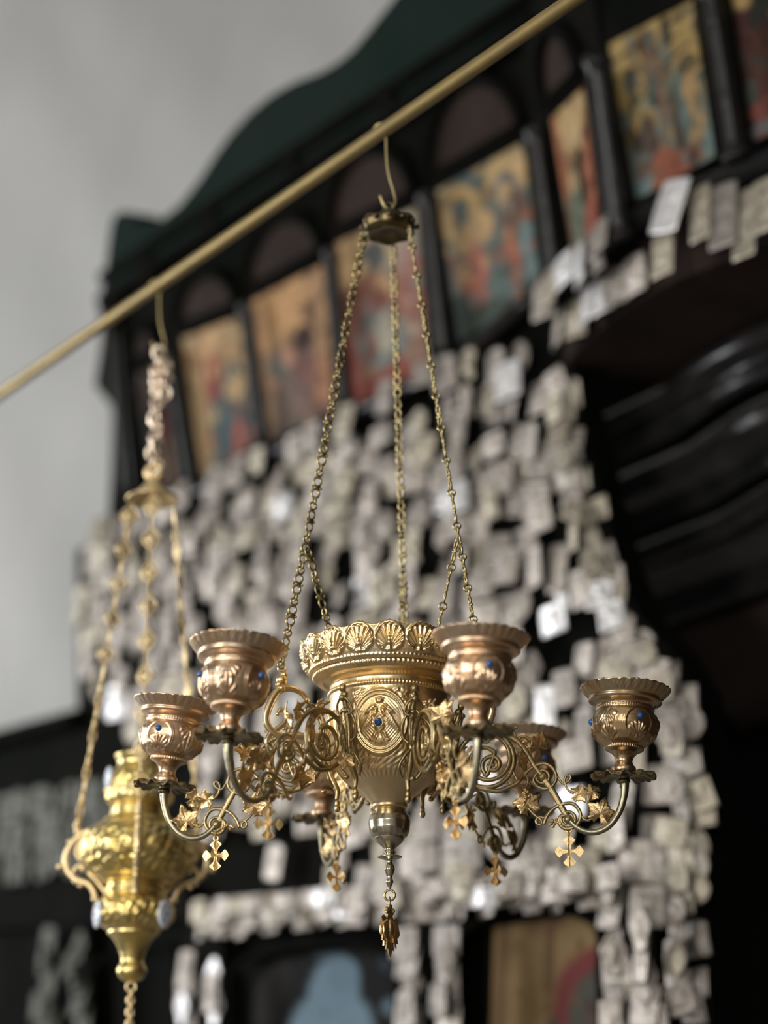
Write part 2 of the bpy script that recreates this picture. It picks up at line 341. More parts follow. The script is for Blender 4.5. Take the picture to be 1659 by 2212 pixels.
# lower board carrying the votive plaques, cut out along the arch
board = [(165, 1190), (300, 1115), (440, 1058), (620, 965), (990, 782), (1206, 668), (1235, 700), (1238, 820), (1275, 960), (1300, 1080), (1345, 1240), (1385, 1330), (1455, 1410), (1505, 1490), (1520, 1700), (1540, 2212), (1560, 2500), (-60, 2700), (-60, 1600), (168, 1545)]
part('plaque_board', prism(A, board, -0.08, 0.0), 'wood')
part('wing_rail', ftube([A(-60, 1612, .03), A(90, 1571, .03), A(168, 1551, .03)], 0.03, 8, 12, False), 'wood', True)
part('lower_beam', prism(A, [(405, 1955), (1325, 1868), (1330, 1925), (405, 2030)], 0, 0.05), 'wood')
part('lower_beam', prism(A, [(-60, 1930), (405, 1905), (405, 1985), (-60, 2010)], 0, 0.05), 'wood')
for q in ([(395, 2030), (480, 2020), (480, 2500), (392, 2500)], [(865, 1985), (975, 1970), (985, 2500), (872, 2500)], [(1308, 1910), (1412, 1890), (1425, 2500), (1318, 2500)], [(95, 2000), (190, 1992), (182, 2500), (85, 2500)]):
    part('pillar', prism(A, q, 0, 0.05), 'wood')
# arched dark frames under the beam
for (x0, x1, yt, yb) in ((500, 860, 2045, 2330), (985, 1300, 1975, 2330), (200, 385, 2040, 2330)):
    a, b, c, d = A(x0, yb, .042), A(x0, yt + 70, .042), A(x1, yt + 40, .042), A(x1, yb, .042); z = np.array([0, 0, 1])
    arc = [b + (c - b) * (1 - math.cos(t)) / 2 + z * .05 * math.sin(t) for t in np.linspace(0, PI, 13)]
    part('niche_frame', ftube([a] + arc + [d], 0.012, 8, 40, False), 'wood', True)

# ------------------------------------------------------------------ painted icons (flat painted panels in the screen)
def dim(c):
    v = np.array(lin(c)); g = v @ np.array([.3, .6, .1]); return (g + (v - g) * .74) * .72
def icon(k, pl, q, bg, shapes, label, nx=56, ny=76, gold=None):
    q3 = [pl(x, y, 0.012) for x, y in q]; n = pl.n
    U, V = np.meshgrid(np.linspace(0, 1, nx), np.linspace(0, 1, ny), indexing='ij')
    a, b, c, d = [np.array(p) for p in q3]
    P = (a[None, None] * ((1 - U) * (1 - V))[..., None] + b * (U * (1 - V))[..., None] + c * (U * V)[..., None] + d * ((1 - U) * V)[..., None])
    col = np.ones((nx, ny, 3)) * dim(bg)
    for (cx, cy, rx, ry, rot, rgb) in shapes:
        x, y = U - cx, (V - cy); ca, sa = math.cos(rot), math.sin(rot)
        e = np.sqrt(((x * ca + y * sa) / abs(rx)) ** 2 + ((-x * sa + y * ca) / ry) ** 2)
        if rx < 0: e = np.maximum(abs(x * ca + y * sa) / abs(rx), abs(-x * sa + y * ca) / ry)   # a block
        m = np.clip((1.12 - e) / 0.24, 0, 1)[..., None]; col = col * (1 - m) + dim(rgb) * m
    g = random.Random(100 + k); pal = [sh[5] for sh in shapes] + [bg]; base = col.copy()      # small strokes and worn patches of the painting
    for _ in range(110 if k < 8 else 26):
        cx, cy, sx, sy = g.random(), g.random(), g.uniform(.02, .07), g.uniform(.015, .08)
        near = [sh[5] for sh in shapes if abs(sh[0] - cx) < .3 and abs(sh[1] - cy) < .25] or pal
        t = np.array(dim(g.choice(near))) * g.choice([.45, .7, 1.0, 1.35]); e = np.sqrt(((U - cx) / sx) ** 2 + ((V - cy) / sy) ** 2)
        m = (np.clip((1.15 - e) / .4, 0, 1) * g.uniform(.35, .8))[..., None]; col = col * (1 - m) + t * m
    ctr = (a + b + c + d) / 4
    fr = (P - ctr).reshape(-1, 3); nv = len(fr)
    per = [i * ny for i in range(nx)] + [(nx - 1) * ny + j for j in range(1, ny)] + [i * ny + ny - 1 for i in range(nx - 2, -1, -1)] + [j for j in range(ny - 2, 0, -1)]
    bk = fr[per] - n * 0.006
    f = gridfaces(nx, ny, False).tolist() + [[per[i], per[(i + 1) % len(per)], nv + (i + 1) % len(per), nv + i] for i in range(len(per))]
    o = make('painted_icon', np.vstack([fr, bk]), f, 'paint', None, False, Vector(ctr))
    ca = o.data.color_attributes.new('paint', 'FLOAT_COLOR', 'POINT')
    cc = np.ones((nv + len(per), 4)); cc[:nv, :3] = col.reshape(-1, 3); cc[nv:, :3] = 0.02; ca.data.foreach_set('color', cc.ravel())
    # thin moulded frame as a part
    mb = MB(); w = [Vector(p - ctr) for p in q3]
    for i in range(4): mb.add(*ftube([w[i], w[(i + 1) % 4]], 0.008, 6, 4, False))
    mb.build('frame', 'wood', o, True, (0, 0, 0))
    tag(o, label, 'icon', 'painted icons in the screen'); return o
G = (196, 150, 70); GO = (205, 140, 70); TE = (72, 96, 98); RD = (160, 68, 52); BR = (74, 52, 42); DK = (44, 44, 42); PK = (176, 112, 92); GR = (120, 122, 108); BL = (112, 132, 138)
icon(0, *ICON[0], (40, 36, 32), [(.8, .5, .14, .2, 0, (92, 40, 36)), (.85, .8, .12, .2, 0, (120, 92, 70)), (.3, .6, .2, .3, 0, (34, 36, 34))], 'narrow dark icon with a dull red robe beside the end pilaster')  # shade over this icon is painted into its dark colours
icon(1, *ICON[1], (190, 152, 92), [(.62, .80, .42, .42, .3, TE), (.75, .6, .2, .3, .2, TE), (.42, .36, .13, .18, .2, (150, 58, 52)), (.78, .5, .16, .09, 0, (186, 146, 84)), (.45, .12, .14, .12, 0, (206, 160, 100)), (.72, .82, .22, .07, -.9, (176, 82, 58)), (.15, .5, .13, .5, 0, (196, 160, 96))], 'painted icon of a kneeling blue robed figure with a red sleeve')
icon(2, *ICON[2], (176, 132, 80), [(.4, .15, .5, .22, 0, (204, 150, 82)), (.62, .46, .13, .13, 0, (62, 46, 46)), (.62, .72, .2, .26, 0, (128, 90, 82)), (.3, .75, .16, .3, 0, (128, 108, 96)), (.85, .8, .14, .2, 0, (176, 118, 74)), (.5, .96, .4, .06, 0, (104, 96, 86)), (.25, .55, .14, .08, .4, (110, 116, 112)), (.42, .5, .1, .07, 0, (186, 132, 100))], 'painted icon with orange gold sky over a huddled brown group')
icon(3, *ICON[3], (150, 112, 84), [(.35, .16, .4, .18, 0, (196, 152, 86)), (.8, .12, .18, .2, 0, (176, 160, 132)), (.42, .2, .17, .11, 0, (80, 84, 82)), (.3, .42, .32, .14, 0, (134, 74, 56)), (.85, .3, .12, .16, 0, (150, 152, 140)), (.8, .45, .18, .25, 0, (172, 108, 88)), (.45, .68, .33, .17, .2, (120, 132, 126)), (.5, .66, .12, .12, 0, (176, 166, 140)), (.5, .95, .5, .09, 0, (150, 70, 52)), (.06, .8, .09, .3, 0, (146, 70, 54))], 'painted icon of a haloed red shouldered bust behind the hanging chains')
icon(4, *ICON[4], (104, 112, 102), [(.5, .1, .5, .14, -.15, TE), (.22, .22, .24, .16, 0, (204, 162, 78)), (.75, .17, .24, .17, 0, (196, 156, 84)), (.25, .26, .12, .12, 0, (92, 106, 106)), (.72, .24, .13, .12, 0, (128, 128, 116)), (.45, .38, .12, .1, 0, (204, 156, 84)), (.3, .4, .16, .1, 0, (172, 138, 88)), (.8, .42, .14, .2, 0, (112, 84, 68)), (.33, .66, .13, .2, .1, (176, 100, 78)), (.72, .66, .07, .2, 0, (168, 94, 62)), (.88, .68, .09, .2, 0, (106, 138, 138)), (.55, .78, .1, .18, 0, (98, 118, 114)), (.6, .93, .5, .1, 0, (72, 84, 74)), (.1, .9, .14, .2, 0, (62, 72, 66))], 'painted icon of two gold haloed saints with grey blue ground')
icon(5, *ICON[5], (120, 72, 44), [(.45, .12, .5, .16, 0, (186, 150, 84)), (.5, .33, .2, .24, .2, (196, 164, 102)), (.55, .5, .26, .18, .3, (58, 46, 34)), (.35, .75, .22, .2, 0, (104, 116, 92)), (.8, .62, .13, .3, 0, (172, 96, 54)), (.75, .85, .25, .14, 0, (150, 74, 48)), (.12, .3, .14, .3, 0, (164, 96, 48))], 'tall narrow icon with brown figure and orange drapery')
icon(6, *ICON[6], (112, 124, 110), [(.5, .05, -.5, .09, -.1, (178, 146, 66)), (.18, .28, .22, .2, 0, (186, 152, 66)), (.8, .14, -.15, .14, 0, (174, 142, 62)), (.5, .4, .06, .3, 0, (132, 104, 80)), (.45, .15, .12, .1, 0, (120, 88, 62)), (.2, .3, .08, .08, 0, (96, 104, 92)), (.26, .58, .15, .09, 0, (190, 150, 62)), (.27, .6, .08, .06, 0, (92, 80, 62)), (.28, .72, .11, .16, 0, (94, 76, 64)), (.82, .36, .17, .1, 0, (190, 150, 60)), (.82, .37, .09, .065, 0, (78, 76, 64)), (.8, .66, .12, .25, .06, (186, 146, 82)), (.62, .72, .05, .26, 0, (90, 72, 60)), (.7, .6, .05, .26, 0, (100, 122, 116)), (.5, .95, .42, .08, -.2, (170, 92, 60)), (.42, .87, .16, .1, 0, (164, 90, 58)), (.1, .95, .14, .1, 0, (108, 132, 130)), (.42, .48, .03, .05, 0, (46, 52, 46)), (.62, .3, .3, .012, -.2, (66, 74, 64)), (.3, .42, .3, .01, -.2, (66, 74, 64)), (.9, .88, .1, .06, .3, (110, 136, 134)), (.5, .1, .6, .012, -.08, (40, 44, 40))], 'painted icon of haloed figures before grey towers, above the square plaque', 80, 120)
icon(7, *ICON[7], (74, 40, 32), [(.2, .1, .2, .12, 0, (176, 140, 62)), (.6, .3, .4, .25, 0, (48, 50, 44)), (.35, .55, .2, .2, 0, (84, 48, 36)), (.12, .72, .12, .1, 0, (62, 66, 56)), (.3, .93, .3, .06, 0, (96, 112, 116)), (.3, .82, .3, .06, 0, (130, 62, 46))], 'dark red brown icon cut by the picture edge beside the grey towers icon')
icon(8, A, [(520, 2075), (856, 2032), (858, 2330), (520, 2330)], (20, 22, 20), [(.6, .62, .26, .3, 0, (108, 138, 156)), (.62, .32, .16, .24, 0, (104, 136, 154)), (.68, .22, .1, .14, 0, (98, 128, 146)), (.62, .95, .42, .35, 0, (112, 140, 158)), (.22, .3, .1, .3, .3, (40, 38, 36))], 'dark icon of a pale blue hooded figure under the plaque beam', 60, 60)
icon(9, A, [(1062, 1995), (1296, 1963), (1300, 2330), (1050, 2330)], (150, 118, 62), [(.25, .3, .06, .6, .05, (170, 136, 76)), (.55, .3, .05, .4, .05, (120, 88, 44)), (1.0, .55, .42, .33, 0, (132, 52, 48)), (1.05, .62, .33, .27, 0, (84, 84, 74)), (.1, .5, .06, .6, .05, (124, 94, 48))], 'amber gold icon with a red ringed halo under the plaque beam', 60, 60)

# ------------------------------------------------------------------ votive plaques
def plaque(kind, wd, ht, bend):
    N = 24
    a = np.arange(N) * 2 * PI / N + PI / 4 * 0
    c, s = np.sin(a), np.cos(a)
    if kind == 'rect': k = 1 / np.maximum(abs(c), abs(s)) ** .93; x, y = c * k, s * k
    elif kind == 'arch': k = 1 / np.maximum(abs(c), abs(s)); x, y = c * k, np.where(s > 0, s * np.minimum(k, 1.12), s * k)
    elif kind == 'oval': x, y = c, s
    elif kind == 'heart': x, y = c * (1 - .12 * np.clip(-s, 0, 1)), s * .9 + .35 * abs(c) ** .6 - .28
    elif kind == 'leg': x, y = c * (.55 + .25 * (s > .3)) + .35 * (s < -.55), s
    elif kind == 'figure': x, y = c * (.6 + .3 * np.cos(2.6 * s - .4) ** 2), s
    x, y = x * wd / 2, y * ht / 2
    v = []
    for sc, z in ((1, 0), (1, .0022), (.88, .0032), (.80, .0012), (.45, .003), (.2, .0065)):
        for i in range(N):
            X, Y = x[i] * sc, y[i] * sc
            if sc < .5 and i % 2: X *= 1.5; z2 = z + .001
            else: z2 = z
            v.append((X, -(z2 - bend * (X / wd) ** 2 - bend * .5 * (Y / ht) ** 2), Y - ht / 2))
    v.append((0, -.007, -ht / 2))
    f = [tuple(range(N))[::-1]]
    for r in range(5): f += [(r * N + i, r * N + (i + 1) % N, (r + 1) * N + (i + 1) % N, (r + 1) * N + i) for i in range(N)]
    f += [(5 * N + i, 5 * N + (i + 1) % N, 6 * N) for i in range(N)]
    return v, f
KINDS = [('rect', .070, .088, .012, 'oblong'), ('rect', .085, .070, .014, 'squarish'), ('oval', .064, .086, .02, 'oval'), ('arch', .066, .090, .012, 'round-topped'), ('heart', .072, .074, .02, 'heart-shaped'), ('leg', .060, .098, .016, 'leg-shaped'), ('figure', .062, .092, .016, 'figure-shaped'), ('oval', .074, .074, .02, 'round'), ('rect', .046, .098, .01, 'slender')]
WEIGHT = [11, 9, 1.5, 4, .6, 1.5, 2, .8, 3]
PM = {}
def plaque_mesh(i, mat):
    if (i, mat) not in PM:
        k = KINDS[i]; me = bpy.data.meshes.new('votive_plaque'); v, f = plaque(*k[:4])
        me.from_pydata([tuple(map(float, p)) for p in v], [], f); me.polygons.foreach_set('use_smooth', np.ones(len(f), dtype=bool)); me.materials.append(M[mat]); me.update(); PM[(i, mat)] = me
    return PM[(i, mat)]
TINT = {'silver': 'dull silver', 'silverwarm': 'yellowed silver', 'silverbright': 'bright silver', 'silvershade': 'shade-coloured silver'}
ORD = 'first second third fourth fifth sixth seventh eighth ninth tenth eleventh twelfth thirteenth fourteenth fifteenth sixteenth seventeenth eighteenth nineteenth twentieth'.split()
def nth(k):
    if k < 20: return ORD[k]
    return {2: 'twenty', 3: 'thirty', 4: 'forty'}[(k + 1) // 10] + ('-' + ORD[(k + 1) % 10 - 1] if (k + 1) % 10 else 'th').replace('yth', 'ieth')
def inside(x, y, poly):
    c = False; j = len(poly) - 1
    for i in range(len(poly)):
        (a, b), (p, q) = poly[i], poly[j]
        if (b > y) != (q > y) and x < (p - a) * (y - b) / (q - b) + a: c = not c
        j = i
    return c
ITEMS = []          # (pos, yaw, tilt, roll, scale xyz, kind, mat, row label fn key)
def put(pos, n, kind, mat, sc=(1, 1, 1), yaw=0., tilt=0., roll=0., key=None):
    sc = tuple(v * FS for v in sc)
    a = math.atan2(n[0], -n[1])         # facing -Y is 0
    ITEMS.append(dict(pos=np.array(pos), rot=(tilt, roll, a + yaw), sc=sc, kind=kind, mat=mat, key=key))
field = [(172, 1182), (240, 1150), (300, 1122), (440, 1068), (600, 975), (760, 912), (935, 822), (1010, 775), (1130, 730), (1185, 760), (1165, 840), (1190, 960), (1225, 1100), (1262, 1250), (1300, 1340), (1395, 1440), (1440, 1530), (1450, 1850), (1330, 1875), (880, 1935), (640, 1950), (600, 1880), (440, 1850), (432, 1640), (330, 1640), (262, 1640), (250, 1500), (182, 1450), (172, 1300)]
O0 = L1.copy()
rowk = 0
for r in range(19):
    z = ZL - (0.074 + r * 0.079) * FS
    row = []
    u = 0.7 - rnd.uniform(0, .09); cnt = 0
    while u > -2.1:
        u -= rnd.uniform(.062, .086) * FS; cnt += 1
        zz = z + rnd.uniform(-.022, .022) * FS
        off = (.026 + .022 * (cnt % 2) + .010 * (r % 2)) * FS
        p = O0 + hA * u + nA * off; p[2] = zz
        X, Y = proj(p - np.array([0, 0, .03]))
        if not inside(X, Y, field): continue
        if 425 < X < 450 and Y > 1150: continue
        if Y > 1790 and X < 800 and rnd.random() < .3: continue
        if rnd.random() < .03: continue
        k = rnd.choices(range(9), WEIGHT)[0]
        m = rnd.choices(['silver', 'silverwarm', 'silverbright'], [10, 4, .8])[0]
        if X < 430 and rnd.random() < .35: m = 'silver'
        s = rnd.uniform(.88, 1.12)
        row.append((p, k, m, s))
    if row:
        for j, (p, k, m, s) in enumerate(row):
            put(p, nA, k, m, (s, s, s * rnd.uniform(.92, 1.12)), max(-.35, min(.4, rnd.gauss(.08, .18))), rnd.gauss(-.06, .07), rnd.gauss(.03, .11), ('f', rowk, j))
        a, b = row[-1][0], row[0][0]
        a2, b2 = a - hA * .03, b + hA * .03
        zz = z - .004
        a2 = a2 - nA * ((a2 - O0) @ nA - .004); b2 = b2 - nA * ((b2 - O0) @ nA - .004); a2[2] = b2[2] = zz
        part('hanging_wire', ftube([a2, b2], .003, 6, 4, False), 'wood')
        rowk += 1
# strip of plaques along the dark arch
sp = resample([(1205, 800), (1212, 880), (1232, 970), (1262, 1090), (1296, 1200), (1335, 1300), (1402, 1385), (1465, 1475), (1482, 1580), (1485, 1720), (1478, 1850), (1475, 1980), (1478, 2110), (1485, 2230)], 30)
for j, (x, y) in enumerate(sp):
    for s in (0, 1):
        p = A(x + (-14 if s else 20) + rnd.uniform(-7, 7), y + (0 if s else 18) + rnd.uniform(-6, 6), .045 + .02 * s)
        put(p, nA, rnd.choice([0, 1, 1, 2, 7, 3]), rnd.choices(['silver', 'silverwarm', 'silverbright'], [5, 5, .5])[0], (.85, .85, .8), rnd.gauss(.2, .3), rnd.gauss(-.05, .12), rnd.gauss(0, .15), ('s', j, s))
# beam with two close rows
for r in range(3):
    for j in range(24):
        t = (j + .5 + rnd.uniform(-.2, .2)) / 24
        p = A(415 + t * 915, 1945 - t * 82 + r * 19, .088 + .02 * (2 - r) + .012 * (j % 2))
        put(p, nA, rnd.choice([0, 0, 8, 1, 3]), rnd.choices(['silver', 'silverwarm', 'silverbright'], [10, 3, .9])[0], (.82, .82, .62), rnd.gauss(.1, .25), rnd.gauss(-.05, .1), rnd.gauss(0, .06), ('b', r, j))
# pillars
for key, (x0, x1), (y0, y1), m, nr in (('p0', (408, 470), (2060, 2230), 'silverbright', 4), ('p1', (885, 965), (1995, 2220), 'silver', 5), ('p2', (1325, 1400), (1915, 2220), 'silver', 6), ('p3', (105, 178), (2005, 2220), 'silvershade', 5)):
    for r in range(nr):
        for s in range(2):
            p = A(x0 + (x1 - x0) * (s + .0) + rnd.uniform(-4, 4), y0 + (y1 - y0) * r / nr + rnd.uniform(-8, 8), .090 + .018 * s)
            put(p, nA, rnd.choice([0, 1, 3, 6] if key == 'p1' else [0, 8, 3, 6]), m if rnd.random() < .35 else ('silver' if m != 'silvershade' else m), (1.05, 1, 1), rnd.gauss(.1, .25), rnd.gauss(-.05, .1), rnd.gauss(0, .06), (key, r, s))
# wing: silver coloured darker to stand for the shade there
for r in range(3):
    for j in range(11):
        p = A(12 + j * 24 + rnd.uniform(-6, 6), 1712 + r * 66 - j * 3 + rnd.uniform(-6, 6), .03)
        put(p, nA, rnd.choice([0, 8, 3, 6, 1]), 'silvershade', (1, 1, 1.1), rnd.gauss(.1, .2), 0, rnd.gauss(0, .05), ('w', r, j))
# plaques hanging from the canopy ledge, in front of the fascia
def bay_pt(t):
    s = np.r_[0, np.cumsum([np.linalg.norm(bay[i + 1] - bay[i]) for i in range(len(bay) - 1)])]; x = t
    return np.array([np.interp(x, s, [b[k] for b in bay]) for k in range(3)]), nB if x < .55 * FS else (nB + nC) / 2 if x < .75 * FS else nC
led = []
t = .10 * FS
while True:
    p, n = bay_pt(t); n = n / np.linalg.norm(n)
    X, Y = proj(p)
    if X > 1430: break
    led.append((t, X)); 
    k = rnd.choice([0, 3, 8, 0, 6, 1]); m = rnd.choices(['silver', 'silverwarm', 'silverbright'], [4, 6, 1])[0]
    if X < 1425:
        put(p + n * (.085 + rnd.uniform(0, .012)) * FS + np.array([0, 0, -.022 - rnd.uniform(0, .015)]) * FS, n, k, m, (1.0, 1, 1.12) if X < 1470 else (1.0, 1, 1.75), rnd.gauss(0, .3), rnd.gauss(-.08, .08), rnd.gauss(0, .07), ('l', 0, len(led)))
    if X < 1400 and rnd.random() < .8:
        put(p + n * (.036) * FS + np.array([0, 0, -.10]) * FS, n, rnd.choice([0, 2, 1, 3]), m, (1, 1, 1), rnd.gauss(0, .3), rnd.gauss(-.05, .08), rnd.gauss(0, .1), ('l', 1, len(led)))
    t += rnd.uniform(.050, .070) * FS
for j, (x, y, k, m, sx, sz) in enumerate(((1512, 402, 8, 'silverwarm', 1.15, 1.35), (1562, 396, 0, 'silver', .95, 1.75), (1612, 408, 8, 'silverwarm', 1.25, 1.65), (1660, 385, 0, 'silverwarm', 1.0, 1.45), (1432, 500, 3, 'silverwarm', .9, 1.2))):
    X0 = CU(x, y, .085); put(X0, nC, k, m, (sx, 1, sz), -.1 + .12 * (j % 2), -.12, .03 * (j % 3) - .02, ('l', 0, len(led) + 1 + j))
# the big square plaque tilted on the ledge
p = CU(1462, 385, .09); put(p, nC, 1, 'silverbright', (1.0, 1, 1.75), -.2, -.15, .32, ('q', 0, 0))
TEXT = {'p0': 'on the pillar nearest the brass lamp', 'p1': 'on the pillar beside the amber icon', 'p2': 'on the pillar beside the dark arch', 'p3': 'on the dark pillar by the white wall'}
def plaque_label(it):
    key, a, b = it['key']; nm = f"{TINT[it['mat']]} {KINDS[it['kind']][4]} plaque"
    if key == 'f': return f"{nm}, {nth(b)} from the dark arch in {nth(a)} row below the icons"
    if key == 's': return f"{nm}, {nth(a)} from top on the {'inner' if b else 'outer'} side of arch strip"
    if key == 'b': return f"{nm}, {nth(b)} from the lamp in {('upper', 'middle', 'lower')[a]} row on the beam"
    if key == 'w': return f"{nm}, {nth(b)} from frame edge in {('upper', 'middle', 'lower')[a]} row behind the lamp"
    if key == 'l': return f"{nm}, {nth(b - 1)} along the {('front', 'hidden back')[a]} of the canopy ledge"
    if key == 'q': return 'big bright square silver votive plaque tilted against the canopy ledge under an icon'
    return f"{nm}, {('inner' if b else 'outer')} one in {nth(a)} row {TEXT[key]}"
GROUP = {'f': 'votive plaques hanging in rows below the icons', 's': 'votive plaques along the dark arch', 'b': 'votive plaques on the lower beam', 'w': 'shade-coloured votive plaques on the wing', 'l': 'votive plaques under the canopy ledge', 'q': 'votive plaques under the canopy ledge'}
for it in ITEMS:
    X, Y = proj(it['pos'] - np.array([0, 0, .04])); it['d'] = np.linalg.norm(it['pos'] - CAM); it['in'] = -25 < X < 1685 and -20 < Y < 2240
    k = KINDS[it['kind']]; it['size'] = k[1] * k[2] * it['sc'][0] * it['sc'][2] / it['d'] ** 2
ITEMS = [it for it in ITEMS if it['in']]
ITEMS.sort(key=lambda it: -it['size'])
NMAX = 294
# nothing may cut into its neighbour: hang a plaque further out where it would
from mathutils.bvhtree import BVHTree
from mathutils import Euler
sv, sf = [], []
for o in scr.children:
    if o.type == 'MESH':
        k = len(sv); off = Vector(o.location) + Vector(scr.location); sv += [v.co + off for v in o.data.vertices]; sf += [tuple(i + k for i in p.vertices) for p in o.data.polygons]
screen_bvh = BVHTree.FromPolygons(sv, sf)
def bvh_of(it):
    R = np.array(Euler(it['rot']).to_matrix()) * np.array(it['sc']); v, f = plaque(*KINDS[it['kind']][:4])
    return BVHTree.FromPolygons([Vector(p) for p in np.array(v) @ R.T + it['pos']], f)
for i, it in enumerate(ITEMS):
    a = it['rot'][2]; n = np.array([math.sin(a), -math.cos(a), 0.0])
    for _ in range(16):
        it['b'] = bvh_of(it)
        if it['b'].overlap(screen_bvh) or any(np.abs(q['pos'] - it['pos']).max() < .12 and it['b'].overlap(q['b']) for q in ITEMS[:i]): it['pos'] = it['pos'] + n * .005
        else: break
far = MB()
for i, it in enumerate(ITEMS):
    me = plaque_mesh(it['kind'], it['mat'])
    if i < NMAX:
        o = link('votive_plaque', me, None, None, Vector(it['pos'])); o.rotation_euler = it['rot']; o.scale = it['sc']
        tag(o, plaque_label(it), 'votive plaque', GROUP.get(it['key'][0], 'votive plaques on the pillars'))
    else:
        from mathutils import Euler
        R = np.array(Euler(it['rot']).to_matrix()) * np.array(it['sc'])
        v, f = plaque(*KINDS[it['kind']][:4]); v = np.array(v) @ R.T + it['pos']
        far.add(v, f); it['nf'] = len(f)
if len(ITEMS) > NMAX:
    mats = ['silver', 'silverwarm', 'silverbright', 'silvershade']
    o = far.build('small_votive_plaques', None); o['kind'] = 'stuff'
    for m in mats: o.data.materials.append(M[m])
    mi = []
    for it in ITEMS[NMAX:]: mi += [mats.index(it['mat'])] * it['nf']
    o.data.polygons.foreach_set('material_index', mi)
    tag(o, 'many smaller silver votive plaques filling the gaps between the larger ones', 'votive plaque', None, 'stuff')
print('PLAQUES', len(ITEMS))

# ------------------------------------------------------------------ the brass rod the lamps hang from
hR = hvec(-52.5)
ROD0 = ray(829, 281); ROD0 = CAM + ROD0 * (2.0 / ROD0[1])
def rod_at(px):
    c = (px - 829.5) / FPX; q = ROD0 - CAM; t = (c * (q @ FW) - q @ RX) / (hR @ RX - c * (hR @ FW)); return ROD0 + hR * t
t0 = (6.17 - ROD0[1]) / hR[1]; t1 = (4.5 - ROD0[0]) / hR[0]
rp = [ROD0 + hR * t for t in (t0, t0 / 2, 0, t1 / 2, t1)]
rod = make('brass_rod', *tube([p - ROD0 for p in rp], 0.0088, 16, 40, False), 'brass_rod', None, True, Vector(ROD0))
tag(rod, 'long dull brass rod crossing before the icon screen, carrying both hanging lamps', 'rod')

# ------------------------------------------------------------------ chandelier
AX = np.array([0.006, 2.0032]); CZ = 2.0004
def zw(y, Y=AX[1]): return CAM[2] + Y * math.tan(PITCH + math.atan((1106 - y) / FPX))
def zr(y): return zw(y) - CZ
def rp_(px, y): Z = zw(y) - CAM[2]; return px * (AX[1] * math.cos(PITCH) + Z * math.sin(PITCH)) / FPX
chand = empty('chandelier', (AX[0], AX[1], CZ))
tag(chand, 'gilt hanging oil lamp bowl with six candle cups on scrolled vine arms', 'chandelier')
def prof(l): return [(rp_(max(r, 0.01), y), zr(y)) for r, y in l]
def sstep(a, b, x): t = np.clip((x - a) / (b - a), 0, 1); return t * t * (3 - 2 * t)
def wrap(a): return (a + PI) % (2 * PI) - PI
def fan(x, y, n=11, rmax=.95):
    """palmette relief: base at (0,0), grows to +y, unit size"""
    r = np.hypot(x, y); a = np.arctan2(x, y + 1e-9)
    ray_ = (0.5 + 0.5 * np.cos(a * n)) ** .8
    env = sstep(.12, .3, r) * (1 - sstep(rmax - .12, rmax, r)) * (1 - sstep(1.25, 1.6, abs(a)))
    return ray_ * env + .8 * np.exp(-(r / .09) ** 2) + .5 * np.exp(-((x / .05) ** 2)) * sstep(.1, .2, r) * (1 - sstep(.6, .7, r))
def ring(d, wd): return np.exp(-(d / wd) ** 2)

# bowl
BP = prof([(30, 1752), (35, 1748), (39, 1744), (38, 1740), (42, 1734), (52, 1723), (68, 1709), (88, 1694), (104, 1679), (115, 1660), (125, 1630), (131, 1597), (133, 1560), (131, 1527), (129, 1509), (132, 1505), (132, 1501), (128.5, 1498), (128, 1490), (131, 1484), (142, 1480), (156, 1477), (164, 1470), (165, 1464), (163, 1461)])
zb0, zb1 = zr(1690), zr(1512)
def bowl_disp(T, R, Z):
    h = np.zeros_like(T)
    h += .0009 * ring(Z - zr(1503), .0022) * (.4 + .6 * np.cos(T * 110))
    h += .0011 * ring(Z - zr(1468), .0018) * (.3 + .7 * np.cos(T * 100))
    h += .0008 * ring(Z - zr(1686), .003) * (.5 + .5 * np.cos(T * 60))
    inb = sstep(zr(1684), zr(1672), Z) * (1 - sstep(zr(1522), zr(1514), Z))
    zc = (Z - zr(1600)) / .045
    for k in range(3):
        c = wrap(T - math.radians(-9 + 120 * k))
        for s in (-1, 1):
            # acanthus sprays at the shoulders, grapes, and small sprays below
            x, y = (c - s * .50) * 1.55, (zc - .42)
            rot = s * .7; xx, yy = x * math.cos(rot) - y * math.sin(rot), x * math.sin(rot) + y * math.cos(rot)
            h += .0009 * inb * fan(xx / .42, (yy + .18) / .42, 17)
            x, y = (c - s * .62) * 1.5, (zc + .75)
            h += .0008 * inb * fan(x / .42, (y + .25) / .45, 21)
            for (gx, gz) in ((.30, .93), (.37, .95), (.44, .93), (.34, .82), (.41, .82), (.375, .72)):
                h += .0011 * np.exp(-(((c - s * gx) / .028) ** 2 + ((zc - gz + .02) / .055) ** 2))
        h += .0006 * inb * (np.sin(c * 46 + 9 * np.sin(zc * 4)) * np.sin(zc * 19)) * (abs(c) > .42)
    return h
make('bowl', *lathe(BP, 200, 560, bowl_disp), 'bowl', chand)
